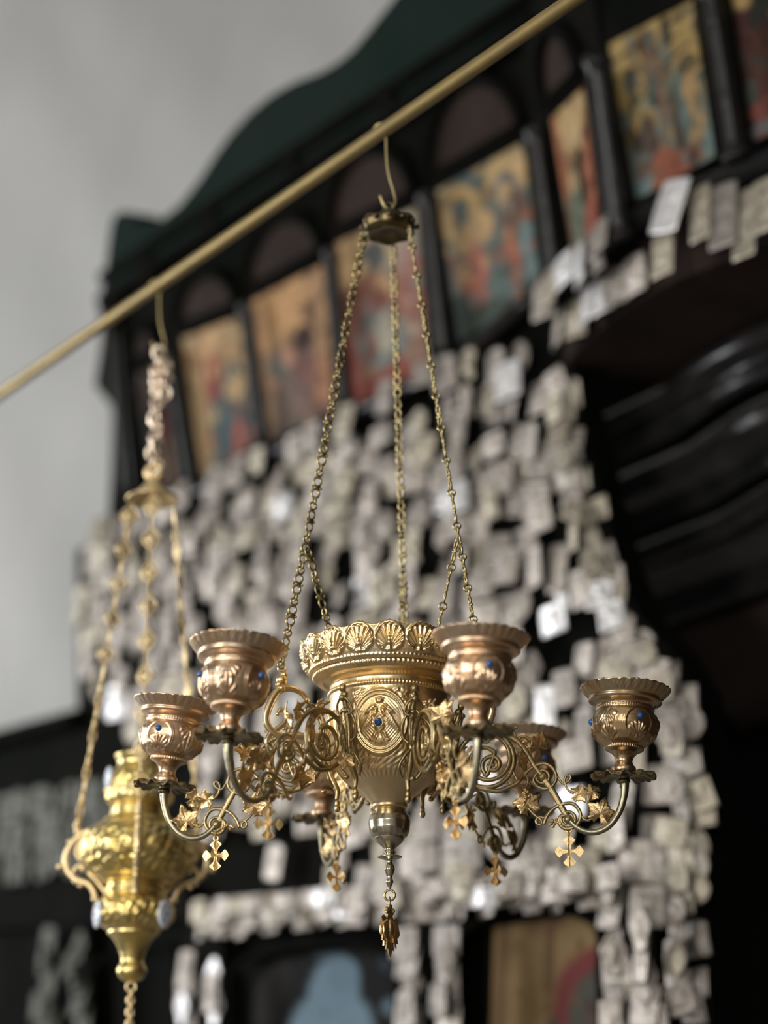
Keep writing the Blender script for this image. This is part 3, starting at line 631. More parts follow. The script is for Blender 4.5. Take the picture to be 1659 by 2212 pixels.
# rim band with palmettes and scalloped edge, inside wall included
NP_ = 18
RP = prof([(163, 1461.5), (169, 1463), (173, 1458), (174, 1453), (177, 1446), (182, 1428), (187, 1410), (190, 1398), (189, 1396.5), (185, 1400), (178, 1425), (168, 1452), (150, 1476), (125, 1490), (122, 1520)])
zr0, zr1 = zr(1453), zr(1398)
rmid = rp_(181, 1430)
def rim_disp(T, R, Z):
    c = wrap(T * NP_) / NP_
    x = c * rmid / (zr1 - zr0) * 0.90; y = (Z - zr0) / (zr1 - zr0)
    out = (R > np.interp(Z, [zr(1476), zr(1452), zr(1400)], [rp_(157, 1476), rp_(171, 1452), rp_(186.5, 1400)]))
    d = np.hypot(x, y - .53)
    h = .0018 * ring(d - .47, .05) * (y > .02) + .0024 * fan(x / .86, (y - .10) / .86, 27, 1.0) * (d < .46) + .0012 * ring(d, .42)
    for k in range(4): h += .0016 * np.exp(-((x / .045) ** 2 + ((y - .18 - .13 * k) / .045) ** 2))
    h += .0008 * ring(Z - zr(1457), .0015) * (.5 + .5 * np.cos(T * 120))
    top = sstep(.55, 1.0, y)
    e = np.sqrt(np.maximum(0, 1 - (abs(x) / .58) ** 2)); sc = (e - .78) * .26 + .05 * np.exp(-((abs(x) - .56) / .05) ** 2) + .015 * np.cos(x * 40)
    return np.where(out, h, 0) * (y > -.1), top * sc * (zr1 - zr0)
make('rim', *lathe(RP, 130, 900, rim_disp), 'bowl', chand)
# inner oil cup the short chains hold
make('oil_cup', *lathe([(.003, zr(1600)), (.04, zr(1590)), (.060, zr(1480)), (.064, zr(1432)), (.066, zr(1430)), (.064, zr(1428)), (.058, zr(1480)), (.003, zr(1580))], 24, 48), 'bronze', chand)
# finial below the bowl
FP = prof([(.1, 1924), (3, 1922), (4, 1916), (6, 1911), (9, 1905), (7, 1899), (6, 1894), (9, 1887), (12, 1878), (10, 1870), (6, 1863), (7, 1858), (12, 1857), (27, 1852), (27, 1850), (12, 1848), (11, 1844), (14, 1842), (12, 1838), (11, 1834), (14, 1831), (20, 1826), (29, 1818), (32, 1813), (33, 1810), (32, 1808), (38, 1803), (44, 1790), (46, 1776), (43, 1764), (37, 1754), (34, 1750), (20, 1748)])
def fin_disp(T, R, Z): return .0010 * sstep(zr(1812), zr(1806), Z) * (1 - sstep(zr(1797), zr(1786), Z)) * (abs(np.cos(T * 9)) ** .5)
make('finial', *lathe(FP, 150, 64, fin_disp), 'silverish', chand)
# oval medallions with an embossed double-headed eagle, one blue stone each
bz = np.array([p[1] for p in resample(BP, 200)]); br = np.array([p[0] for p in resample(BP, 200)])
def bowl_r(z): return np.interp(z, bz, br)
def eagle(x, y):
    """height map on [-1,1]^2 (y up)"""
    h = np.zeros_like(x); ax = abs(x)
    def bl(cx, cy, rx, ry, rot, a):
        X, Y = ax - cx, y - cy; u, v = X * math.cos(rot) + Y * math.sin(rot), -X * math.sin(rot) + Y * math.cos(rot); return a * np.sqrt(np.maximum(0, 1 - (u / rx) ** 2 - (v / ry) ** 2))
    L = [bl(0, -.12, .22, .38, 0, 1.0), bl(.17, .33, .09, .2, .35, .8), bl(.26, .52, .11, .10, 0, .9), bl(.38, .50, .08, .035, -.3, .8), bl(0, .74, .16, .09, 0, .8), bl(0, .86, .05, .08, 0, .8), bl(.12, .80, .04, .07, 0, .7)]
    for k in range(6): L.append(bl(.36 + .075 * k, .18 - .055 * k - .02 * k * k * .3, .05, .36 - .025 * k, .10 + .09 * k, .75))
    L += [bl(.42, .40, .24, .075, -.5, .85), bl(.24, -.52, .07, .2, .5, .7), bl(.36, -.68, .09, .05, 0, .7), bl(0, -.66, .10, .24, 0, .7), bl(.12, -.68, .05, .22, .3, .65)]
    for l in L: h = np.maximum(h, l)
    return h
def medallion(th0):
    nu, nv = 88, 56; a = np.arange(nu) * 2 * PI / nu; rr = np.linspace(0, 1, nv)
    Aq, Rr = np.meshgrid(a, rr, indexing='ij'); x, y = Rr * np.sin(Aq), Rr * np.cos(Aq)
    zc = zr(1587); Z = zc + y * .0385; rb = bowl_r(Z); TH = math.radians(th0) + x * .0325 / bowl_r(zc)
    lift = .0022 * (1 - sstep(.90, 1.0, Rr)) + .0022 * ring(Rr - .88, .055) + .0014 * ring(Rr - .77, .03) + .0030 * eagle(x / .76, y / .76) * (Rr < .76) + .0003 * np.sin(x * 60) * np.sin(y * 60) * (Rr < .74)
    rb = rb + lift - .0006
    v = np.stack([rb * np.sin(TH), -rb * np.cos(TH), Z], -1).reshape(-1, 3)
    o = make('medallion', v, gridfaces(nu, nv)[:, ::-1], 'bowl', chand)
    zz = zr(1591); r = bowl_r(zz) + .0045; t = math.radians(th0 - .8)
    gv = MB().add(*ball((r * math.sin(t), -r * math.cos(t), zz), .0045, 14, 8, (1, 1, 1))).build('blue_stone', 'gem', o, False)
    MB().add(*[[(np.array(p) @ np.array([[math.cos(t), math.sin(t), 0], [-math.sin(t), math.cos(t), 0], [0, 0, 1]]) + np.array([(r - .001) * math.sin(t), -(r - .001) * math.cos(t), zz])) for p in torus((0, 0, 0), .0047, .0008, 'y', 18, 6)[0]], torus((0, 0, 0), .0047, .0008, 'y', 18, 6)[1]]).build('stone_setting', 'bowl', o)
for k in range(3): medallion(-9 + 120 * k)

# --- arm template in its own radial plane: x outward, y across, z up (drawn on the arm that is seen side-on)
KX, KZ = .000513, .000511
def ap(x, y, w=0.0): return ((x - 842) * KX, w, (1661 - y) * KZ)
def apath(l): return [ap(*q) for q in l]
def spiral(cx, cy, r0, r1, a0, turns, n=26): return [ap(cx + (r0 + (r1 - r0) * t) * math.cos(a0 + turns * 2 * PI * t), cy + (r0 + (r1 - r0) * t) * math.sin(a0 + turns * 2 * PI * t)) for t in np.linspace(0, 1, n)]
def arm_mesh():
    mb = MB()
    mb.add(*tube(spiral(1050, 1617, 60, 58, math.radians(200), 1.0, 30) , .0026, 8, 90))
    mb.add(*tube(spiral(1050, 1617, 58, 22, math.radians(-90), 1.15, 30) + spiral(1063, 1628, 24, 8, math.radians(120), 1.2, 20), [.0024] * 50, 8, 130))
    mb.add(*tube(apath([(1034, 1676), (1072, 1684), (1098, 1676), (1117, 1666), (1135, 1646), (1152, 1634), (1172, 1629), (1190, 1640), (1197, 1660), (1188, 1677), (1172, 1683), (1155, 1676), (1149, 1663), (1156, 1650)]), [.003, .0028, .0025, .0022] + [.002] * 10, 8, 110))
    mb.add(*tube(apath([(1040, 1558), (1070, 1559), (1098, 1567), (1121, 1583), (1138, 1606), (1152, 1634), (1168, 1657)]), .0028, 8, 50))
    mb.add(*tube(apath([(1160, 1645), (1178, 1672), (1194, 1700), (1219, 1748)]), .0036, 8, 20, flat=.5))
    mb.add(*tube(apath([(1168, 1757), (1175, 1740), (1190, 1724), (1210, 1716), (1231, 1717), (1244, 1735), (1242, 1752), (1230, 1765), (1212, 1768), (1200, 1756), (1203, 1742), (1214, 1741)]), .002, 8, 90))
    mb.add(*tube(apath([(1196, 1650), (1203, 1664), (1211, 1673), (1221, 1669), (1227, 1661), (1223, 1655), (1216, 1660), (1214, 1671), (1220, 1686), (1232, 1695)]), .0013, 6, 60))
    mb.add(*tube(apath([(1244, 1735), (1250, 1748), (1260, 1752), (1270, 1746)]), .0014, 6, 24))
    mb.add(*tube(apath([(1136, 1722), (1145, 1733), (1155, 1742), (1163, 1749), (1162, 1757), (1155, 1757), (1152, 1749), (1158, 1742), (1172, 1744)]), .0013, 6, 44))
    mb.add(*tube(apath([(1080, 1560), (1092, 1552), (1102, 1555), (1112, 1562), (1112, 1570), (1103, 1572), (1098, 1564), (1106, 1553), (1118, 1548)]), .0013, 6, 44))
    mb.add(*tube(apath([(1128, 1592), (1120, 1580), (1124, 1570), (1136, 1571), (1146, 1580)]), .0015, 6, 24))
    mb.add(*tube(apath([(1117, 1666), (1106, 1640), (1112, 1615), (1102, 1590), (1095, 1572)]), .0014, 6, 40))
    mb.add(*tube(apath([(1110, 1655), (1097, 1648), (1090, 1660), (1098, 1672), (1108, 1664)]), .0012, 6, 30))
    for x, y, r in ((1168, 1657, 9), (1219, 1748, 10)): mb.add(*ball(ap(x, y), r * KX, 12, 8, (1, .8, 1)))
    mb.add(*torus(ap(1219, 1748), 15 * KX, .0018, 'y', 20, 6)); mb.add(*torus(ap(1168, 1657), 14 * KX, .0016, 'y', 20, 6))
    mb.add(*ball(ap(1064, 1629), 5 * KX, 10, 6, (1, 1, 1))); mb.add(*torus(ap(1064, 1629), 9 * KX, .0014, 'y', 18, 6))
    # mounting stem along the bowl with palm bud and drop
    mb.add(*tube(apath([(998, 1500), (992, 1520), (984, 1548), (978, 1580), (976, 1620), (968, 1655), (955, 1683), (956, 1705)]), [.002, .003, .0034, .0034, .0034, .0034, .003, .002], 8, 50))
    for x, y, r, s in ((998, 1498, 8, 1.2), (992, 1512, 9, 1), (1000, 1520, 7, 1), (955, 1712, 5, 1.8), (955, 1722, 6, 1.5), (984, 1685, 6, 1), (988, 1545, 7, 1)): mb.add(*ball(ap(x, y), r * KX, 10, 7, (1, 1.1, s)))
    for w in (-1, 1):
        mb.add(*tube([ap(984, 1535, 0), ap(990, 1550, .007 * w), ap(985, 1575, .012 * w), ap(980, 1600, .010 * w), ap(984, 1612, .004 * w)], .0018, 6, 30))
        mb.add(*tube([ap(978, 1620, 0), ap(978, 1640, .009 * w), ap(970, 1662, .013 * w), ap(962, 1680, .008 * w)], .0018, 6, 30))
        mb.add(*tube([ap(1000, 1515, 0), ap(996, 1530, .008 * w), ap(990, 1548, .010 * w), ap(994, 1556, .005 * w)], .0015, 6, 24))
        mb.add(*tube([ap(1010, 1560, .003 * w), ap(1025, 1575, .010 * w), ap(1030, 1600, .012 * w), ap(1020, 1625, .008 * w), ap(1010, 1612, .004 * w)], .0013, 6, 30))
        mb.add(*tube([ap(1117, 1666, 0), ap(1130, 1655, .008 * w), ap(1140, 1668, .012 * w), ap(1132, 1682, .008 * w), ap(1125, 1674, .004 * w)], .0012, 6, 30))
    return mb
def leaf_mesh(size, seed=0):
    na, nr = 60, 7; a = np.arange(na) * 2 * PI / na; rg = np.linspace(0, 1, nr)
    lobes = ((PI / 2, 1.0, .46), (.36, .95, .42), (PI - .36, .95, .42), (-.68, .78, .42), (PI + .68, .78, .42))
    R = np.full(na, .66); V = np.zeros(na)
    for c, l, wd in lobes:
        d = wrap(a - c); R = np.maximum(R, l * np.exp(-(d / wd) ** 2 * .75)); V = np.maximum(V, np.exp(-(d / .09) ** 2))
    R = R * (1 + .06 * np.cos(a * 20)); R[abs(wrap(a + PI / 2)) < .22] *= .45
    Aq, Q = np.meshgrid(a, rg, indexing='ij'); r = R[:, None] * Q
    x, z = r * np.cos(Aq), r * np.sin(Aq); y = -.10 * np.sqrt(Q) * V[:, None] * (1 - Q * .6) + .30 * r * r * np.cos(2 * Aq) ** 2 + .05 * np.sin(Aq * 3 + seed) * Q
    f1 = np.stack([x, y, z], -1).reshape(-1, 3) * size; f2 = f1 + np.array([0, .0008, 0])
    F = gridfaces(na, nr); n = len(f1)
    rimf = [[i * nr + nr - 1, ((i + 1) % na) * nr + nr - 1, n + ((i + 1) % na) * nr + nr - 1, n + i * nr + nr - 1] for i in range(na)]
    return np.vstack([f1, f2]), F.tolist() + (F[:, ::-1] + n).tolist() + rimf
def grapes(n, L, r):
    mb = MB(); g = random.Random(3)
    for i in range(n):
        t = i / n; w_ = (1 - t) * r * 2.2
        mb.add(*ball((g.uniform(-w_, w_), g.uniform(-w_, w_), -t * L), r * (1 - .3 * t), 7, 5))
    return mb
def mesh_of(name, mb_or_vf, mat, smooth=True):
    mb = mb_or_vf if isinstance(mb_or_vf, MB) else MB().add(*mb_or_vf)
    me = bpy.data.meshes.new(name); me.from_pydata(mb.v, [], mb.f); me.polygons.foreach_set('use_smooth', np.full(len(me.polygons), smooth)); me.materials.append(M[mat]); me.update(); return me
ARM = mesh_of('arm', arm_mesh(), 'wire')
JT = mesh_of('arm_tube', tube(apath([(1338, 1668), (1338, 1688), (1334, 1710), (1324, 1737), (1304, 1763), (1279, 1776), (1254, 1775), (1234, 1764), (1219, 1748)]), [.0052, .0046, .004, .0038, .0036, .0034, .0032, .003, .003], 12, 60), 'tube')
LEAF = mesh_of('vine_leaf', leaf_mesh(.0182), 'leaf'); LEAF2 = mesh_of('vine_leaf', leaf_mesh(.0170, 2), 'leaf'); BUD = mesh_of('vine_bud', leaf_mesh(.0135, 4), 'leaf')
GRA = mesh_of('grape_bunch', grapes(16, .018, .0021), 'leaf')
# candle cup
def cpx(l): return [(max(r, .01) * .000498, (1661 - y) * KZ) for r, y in l]
CP = cpx([(10, 1658), (24, 1656), (26.5, 1650), (26, 1644), (20, 1637), (18, 1630), (21, 1621), (29, 1612), (38, 1608), (42, 1605.5), (42, 1603), (40, 1601), (53, 1592), (65, 1577), (71, 1560), (71, 1545), (66, 1531), (61, 1523), (63, 1520.5), (63, 1518), (60, 1516), (65, 1511), (77, 1506), (80, 1503), (80, 1500), (77, 1497), (86, 1489), (99, 1475), (98, 1473.5), (83, 1488), (70, 1504), (57, 1517), (62, 1545), (60, 1568), (38, 1598), (.1, 1602)])
cz = lambda y: (1661 - y) * KZ
def cup_disp(T, R, Z):
    outer = (R > np.interp(Z, [cz(1600), cz(1568), cz(1545), cz(1520), cz(1504), cz(1475)], np.array([38.5, 61.5, 64, 59, 72, 97]) * .000498))
    h = np.zeros_like(T); zc = (Z - cz(1560)) / (45 * KZ)
    body = sstep(cz(1600), cz(1592), Z) * (1 - sstep(cz(1532), cz(1526), Z))
    for k in range(3):
        c = wrap(T - 2 * PI * k / 3)
        x = c * 1.35; y = zc
        d = np.hypot(x / .62, (y + .02) / .78)
        h += body * (.0012 * ring(d - .98, .06) + .0006 * ring(d - 1.12, .04) + .0017 * fan(x / .62, (y + .62) / .72, 19) * (d < .92))
        c = wrap(T - 2 * PI * (k + .5) / 3); x = c * 1.35
        h += body * (.0015 * fan(x / .55, (y - .60) / -.85, 15) + .0014 * fan(x / .55, (y + .80) / .75, 13) + .0007 * ring(np.hypot(x / .3, (y + .05) / .25) - .8, .16))
    h += .0005 * ring(Z - cz(1519), .0012) * (.4 + .6 * np.cos(T * 70)) + .0006 * ring(Z - cz(1604), .001) * np.cos(T * 48)
    lip = sstep(cz(1497), cz(1490), Z)
    h += .0005 * lip * (np.cos(T * 34) * .5 + .5 * np.cos(T * 68) * np.cos((Z - cz(1485)) * 1200))
    top = sstep(cz(1488), cz(1474), Z)
    return np.where(outer, h, 0), top * .0016 * (abs(np.cos(T * 13)) ** .6 - .6)
cv, cf = lathe(CP, 150, 330, cup_disp)
CUP = {}
for m in ('copper', 'bronze'):
    me = bpy.data.meshes.new('candle_cup'); me.from_pydata(cv.tolist(), [], cf.tolist()); me.polygons.foreach_set('use_smooth', np.ones(len(cf), dtype=bool)); me.materials.append(M[m]); me.update(); CUP[m] = me
def dish_disp(T, R, Z):
    o = sstep(.014, .033, R); k = 11
    return 0 * T, o * (.0022 * np.cos(T * k) + .0014 * np.cos(T * 2 * k + .6)) + 0
DP = cpx([(.1, 1655), (20, 1655), (40, 1656.5), (56, 1659), (68, 1662), (70, 1664.5), (66, 1665.5), (54, 1663), (38, 1661), (20, 1660.5), (13, 1662), (11, 1667), (13, 1670), (14, 1673), (11, 1677), (8, 1681), (10, 1684), (7, 1687), (.1, 1687)])[::-1]
dv, df = lathe(DP, 64, 176, dish_disp)
rr = np.hypot(dv[:, 0], dv[:, 1]); tt = np.arctan2(dv[:, 0], -dv[:, 1]); sc = 1 + sstep(.02, .034, rr) * (.07 * np.abs(np.cos(tt * 5.5)) - .05); dv[:, 0] *= sc; dv[:, 1] *= sc
DISH = bpy.data.meshes.new('drip_dish'); DISH.from_pydata(dv.tolist(), [], df.tolist()); DISH.polygons.foreach_set('use_smooth', np.ones(len(df), dtype=bool)); DISH.materials.append(M['dish']); DISH.update()
GEM = mesh_of('blue_stone', ball((0, 0, 0), .0037, 12, 8), 'gem')
# cross pendant: two crossed plates of flared, notched arms
def cross_plate(h, w_):
    o = []
    for q in range(4):
        a = q * PI / 2; L = h if q % 2 == 0 else w_
        for r, s in ((.10, -.09), (.42, -.15), (.70, -.43), (.85, -.27), (1.0, .0), (.85, .27), (.70, .43), (.42, .15), (.10, .09)):
            x, z = s * L * .95, r * L; o.append((x * math.cos(a) + z * math.sin(a), -x * math.sin(a) + z * math.cos(a)))
    return o
def cross_mesh():
    mb = MB(); H, Wd, t = 33 * KZ, 30 * KX, .0009
    o = cross_plate(H, Wd)
    for rot in (0, PI / 2):
        pts = [np.array((x * math.cos(rot), x * math.sin(rot), z)) for x, z in o]; nrm = np.array((-math.sin(rot), math.cos(rot), 0))
        mb.add(*slab([p + nrm * t / 2 for p in pts], nrm * t))
    mb.add(*torus((0, 0, H + 3.5 * KZ), 5 * KX, .0011, 'y', 14, 6)); mb.add(*torus((0, 0, H + 12 * KZ), 6 * KX, .0011, 'x', 14, 6)); return mb
def cross_solid():
    return cross_mesh()
CROSS = mesh_of('cross_pendant', cross_solid(), 'leaf', False)
PH = -0.7017
# azimuth offset, height offset, cup tilt (about view axis), stone azimuth, metal
ARMS = [(0, .020, .0045, 6, None, 'copper', 53), (-1, .004, .002, 7, None, 'copper', -20), (-2, -.02, .0, 4, None, 'copper', 40), (-3, .012, .002, 3, None, 'copper', 35), (-4, 0, -.0045, 4, None, 'bronze', 20), (-5, -.004, .0, 3, None, 'copper', 12)]
LEAVES = [(LEAF2, 1163, 1594, .5, -.003, .9), (LEAF, 1136, 1712, -.25, .002, .15), (LEAF, 1287, 1738, .35, -.002, .2), (BUD, 1242, 1694, 1.3, 0, -.3), (BUD, 1150, 1577, -.6, .004, .4), (LEAF2, 1118, 1610, 2.6, .009, -.5), (BUD, 1010, 1655, 2.8, .009, .6), (BUD, 1272, 1692, -1.5, .001, .5)]
for k, daz, dz, tilt, _, met, gaz in ARMS:
    az = PH + k * PI / 3 + daz; rot = az - PI / 2         # local +x points outward along (sin az, -cos az)
    am = link('arm', ARM, None, chand, (0, 0, dz)); am.rotation_euler = (0, 0, rot)
    link('arm_tube', JT, None, am)
    for me, x, y, rl, off, tw in LEAVES:
        l = link(me.name.split('.')[0], me, None, am, ap(x, y, off)); l.rotation_euler = Matrix.Rotation(rl, 4, 'Y').to_euler(); l.rotation_euler.rotate_axis('Z', tw)
        l.rotation_mode = 'XYZ'
    for x, y, rl in ((1182, 1752, -1.3), (1075, 1548, 1.9), (1136, 1684, .3)):
        g = link('grape_bunch', GRA, None, am, ap(x, y, .001)); g.rotation_euler = (0, rl, 0)
    cr = link('cross_pendant', CROSS, None, am, ap(1219, 1815)); cr.rotation_euler = (0, 0, -rot + .25 + .5 * k)
    q = np.array([.254 * math.sin(az), -.254 * math.cos(az), dz])
    d = link('drip_dish', DISH, None, chand, q); d.rotation_euler = (0, math.radians(tilt * .8), .3 * k)
    c = link('candle_cup', CUP[met], None, chand, q); c.rotation_euler = (0, math.radians(tilt), math.radians(gaz))
    for j in range(3):
        t = 2 * PI * j / 3; r = 71.5 * .000498; g = link('blue_stone', GEM, None, c, (r * math.sin(t), -r * math.cos(t), cz(1547)))
# chain brackets: cast acanthus C-scrolls between the arms
def bracket():
    mb = MB()
    def s(x, y): return ((842 - x) * .000495 / .94, 0, zr(y) + .0)
    mb.add(*tube([s(660, 1527), s(645, 1512), s(622, 1506), s(600, 1512), s(585, 1532), s(575, 1560), s(574, 1582), s(586, 1600), s(606, 1608), s(640, 1606), s(700, 1612)], [.0025, .003, .0036, .0042, .0046, .0044, .004, .0038, .0036, .0034, .003], 10, 80))
    mb.add(*tube([s(590, 1600), s(612, 1580), s(616, 1560), s(604, 1552), s(598, 1562)], [.003, .003, .0028, .0024, .002], 8, 40))
    mb.add(*tube([s(700, 1612), s(712, 1580), s(705, 1550), s(690, 1545), s(688, 1560)], [.003, .003, .0028, .0024, .002], 8, 40))
    mb.add(*tube([s(586, 1600), s(576, 1622), s(590, 1640), s(602, 1630)], [.003, .0028, .0024, .002], 8, 30))
    for x, y, r in ((605, 1490, 13), (600, 1500, 9), (611, 1478, 8), (605, 1508, 10), (580, 1545, 7), (572, 1572, 6), (660, 1527, 6), (598, 1562, 5), (602, 1630, 5)): mb.add(*ball(s(x, y), r * .0005, 10, 7))
    mb.add(*torus(s(605, 1466), .0042, .0013, 'y', 16, 6)); return mb
BRK = mesh_of('chain_bracket', bracket(), 'bowl')
BAZ = [-70, 50, 170]
for a in BAZ:
    b = link('chain_bracket', BRK, None, chand); b.rotation_euler = (0, 0, math.radians(a) - PI / 2)
# top plate, loop
zt = zr(490)
def tp_disp(T, R, Z): return 0 * T, 0
tp = MB().add(*lathe(prof([(.1, 504), (22, 504), (44, 508), (54, 500), (57, 488), (54, 478), (30, 474), (10, 470), (6, 464), (4, 458), (.1, 457)]), 50, 60, lambda T, R, Z: .002 * np.cos(T * 6) * sstep(.02, .03, R)))
tp.add(*torus((0, 0, zr(448)), .006, .0016, 'y', 16, 6))
for k in range(12): t = k * PI / 6; tp.add(*ball((.0325 * math.sin(t), -.0325 * math.cos(t), zr(490)), .0035, 8, 6))
tp.build('top_plate', 'darkplate', chand)
# chains
def link8(L, W_):
    mb = MB(); r = .0012
    for s in (-1, 1): mb.add(*torus((0, 0, s * L * .26), W_ / 2 - r, r * 1.05, 'y', 18, 6, (L * .5) / W_ * 0.98))
    mb.add(*box((-W_ * .42, -r * .7, -.0022), (W_ * .42, r * .7, .0022))); mb.add(*ball((-W_ * .46, 0, 0), .0018, 6, 4)); mb.add(*ball((W_ * .46, 0, 0), .0018, 6, 4)); return mb
LK = mesh_of('link', link8(.0290, .0112), 'chain'); RG = mesh_of('ring', torus((0, 0, 0), .0042, .00125, 'y', 14, 6), 'chain'); RGX = mesh_of('ring', torus((0, 0, 0), .0040, .00125, 'x', 14, 6), 'chain')
def orient(o, d, twist):
    z = Vector(d).normalized(); q = z.to_track_quat('Z', 'Y'); o.rotation_mode = 'QUATERNION'; o.rotation_quaternion = q @ Matrix.Rotation(twist, 4, 'Z').to_quaternion()
def chain(p0, p1, twist, parent, name='hanging_chain', sag=0.0):
    """flat pierced links alternating with pairs of rings"""
    p0, p1 = np.array(p0), np.array(p1); e = empty(name, p0, parent); d = p1 - p0; L = np.linalg.norm(d); n = max(1, round(L / .0425)); per = L / n
    for i in range(n):
        c = d / L * (i * per + per * .39); o = link('link', LK, None, e, c); orient(o, d, twist + rnd.uniform(-.25, .25)); o.scale = (1, 1, per / .0425)
        c2 = d / L * (i * per + per * .39 + .0173 * per / .0425); o = link('ring', RGX, None, e, c2); orient(o, d, twist)
        c3 = d / L * (i * per + per * .39 + .0235 * per / .0425); o = link('ring', RG, None, e, c3); orient(o, d, twist)
    return e
for a, fork_px, inner in ((-70, (662, 1190), True), (50, (990, 1172), True), (170, (868, 1225), False)):
    t = math.radians(a); P = lambda r, z: np.array([r * math.sin(t), -r * math.cos(t), z])
    top = P(.0305, zr(500)); bot = P(.1262, zr(1462)); k = (zr(1190) - bot[2]) / (top[2] - bot[2])
    mid = bot + (top - bot) * k; mid += (P(.012, 0)) * -0.15
    tw = {-70: 1.35, 50: 2.3, 170: .45}[a]
    chain(top, mid, tw, chand); chain(mid, bot, tw, chand)
    chain(mid + np.array([0, 0, -.004]), P(.0615, zr(1432)), {-70: 1.3, 50: 2.25, 170: .6}[a], chand)
# pendant under the finial: ring, link and a small openwork eagle seen nearly edge-on
pe = MB().add(*torus((0, 0, zr(1934)), .0056, .0013, 'y', 18, 6)).add(*torus((0, 0, zr(1952)), .0045, .0012, 'x', 16, 6, 1.4)).build('finial_ring', 'chain', chand)
def eagle_plate():
    out = [(0, .0), (.10, .02), (.20, -.02), (.30, .0), (.26, -.10), (.16, -.14), (.22, -.22), (.42, -.16), (.60, -.22), (.55, -.30), (.62, -.38), (.54, -.44), (.60, -.54), (.50, -.58), (.54, -.68), (.42, -.68), (.44, -.78), (.32, -.72), (.26, -.62), (.22, -.72), (.28, -.84), (.14, -.82), (.08, -.92), (0, -1.0)]
    o = out + [(-x, y) for x, y in out[-2:0:-1]]; H = .052
    mb = MB(); t = .0016; pts = [np.array((x * H * .72, -t / 2, y * H)) for x, y in o]; mb.add(*slab(pts[::-1], np.array((0, -t, 0))))
    for s in (-1, 1):
        for j in range(5): mb.add(*tube([(s * (.20 + .075 * j) * H * .72, -.001, (-.24 - .02 * j) * H), (s * (.24 + .07 * j) * H * .72, -.0022, (-.45 - .01 * j) * H), (s * (.20 + .075 * j) * H * .72, -.001, (-.68 + .03 * j) * H)], .0011, 6, 12)); mb.add(*tube([(s * (.20 + .075 * j) * H * .72, .001, (-.24 - .02 * j) * H), (s * (.24 + .07 * j) * H * .72, .0022, (-.45 - .01 * j) * H), (s * (.20 + .075 * j) * H * .72, .001, (-.68 + .03 * j) * H)], .0011, 6, 12))
        mb.add(*ball((s * .22 * H * .72, 0, -.04 * H), .0028, 8, 6))
    mb.add(*ball((0, 0, -.4 * H), .006, 10, 8, (.8, .7, 1.8))); mb.add(*ball((0, 0, .02 * H), .0035, 8, 6)); return mb
ep = eagle_plate().build('eagle_pendant', 'leaf', chand, False, (0, 0, zr(1962))); ep.rotation_euler = (0, 0, 1.15)

# wire hooks from the rod
def hook(px, top, low, label):
    p = rod_at(px); q = np.array(low) - p
    mb = MB().add(*tube([(-.011, .006, -.002), (-.007, .005, .0105), (.001, 0, .0125), (.0085, -.004, .005), (.007, -.003, -.008), (q[0] * .5 + .004, q[1] * .5, q[2] * .5), (q[0] + .008, q[1], q[2] + .012), (q[0] + .003, q[1], q[2] - .001), (q[0] - .005, q[1], q[2] + .002), (q[0] - .011, q[1], q[2] + .018)], .0016, 8, 60))
    o = mb.build('wire_hook', 'chain', None, True, Vector(p)); tag(o, label, 'hook'); return o
hook(822, None, (AX[0], AX[1], zw(449)), 'bent brass wire hook on the rod holding the chandelier plate')

# ------------------------------------------------------------------ hanging brass vigil lamp near the white wall
RP0 = rod_at(337)
LY = RP0[1]; LX = RP0[0] + .009
def zl(y): return CAM[2] + LY * math.tan(PITCH + math.atan((1106 - y) / FPX))
LZ = zl(1840)
lamp = empty('vigil_lamp', (LX, LY, LZ)); tag(lamp, 'bright gilt three bellied vigil lamp hanging on filigree chains before the white wall', 'lamp')
def lr(px, y): Z = zl(y) - CAM[2]; return max(px, .01) * (LY * math.cos(PITCH) + Z * math.sin(PITCH)) / FPX
def lz(y): return zl(y) - LZ
def lprof(l): return [(lr(r, y), lz(y)) for r, y in l]
LP = lprof([(.1, 2122), (14, 2120), (26, 2113), (32, 2101), (32, 2093), (28, 2085), (24, 2078), (25, 2070), (29, 2055), (36, 2040), (46, 2026), (54, 2019), (57, 2016), (54, 2012), (64, 2006), (78, 1995), (85, 1980), (84, 1963), (76, 1946), (66, 1936), (63, 1931), (67, 1926), (67, 1921), (61, 1917), (62, 1910), (76, 1905), (78, 1900), (94, 1890), (112, 1868), (122, 1845), (121, 1825), (110, 1802), (90, 1784), (76, 1777), (74, 1770), (60, 1766), (55, 1760), (58, 1754), (58, 1750), (55, 1747), (64, 1740), (71, 1730), (74, 1710), (73, 1690), (66, 1672), (54, 1662), (50, 1655), (50, 1648), (54, 1640), (57, 1632), (54, 1632), (46, 1650), (46, 1662), (64, 1690), (62, 1725), (.1, 1735)])
def lamp_disp(T, R, Z):
    def band(a, b): return sstep(lz(a), lz(a - 8), Z) * (1 - sstep(lz(b + 8), lz(b), Z))
    s = Z / .05
    n = np.sin(T * 13 + 2.2 * np.sin(s * 9)) * np.sin(s * 15 + 1.6 * np.sin(T * 7)) + .6 * np.sin(T * 29 + s * 20) * np.sin(s * 31 - T * 5)
    h = .0016 * n * (band(1895, 1785) + band(2005, 1945) + .8 * band(1738, 1668))
    h += .002 * band(2005, 1945) * fan(wrap(T * 6) / 6 * 2.6, (Z - lz(2004)) / .033, 7)
    return np.where(R > .008, h, 0)
make('lamp_body', *lathe(LP, 230, 320, lamp_disp), 'lamp', lamp)
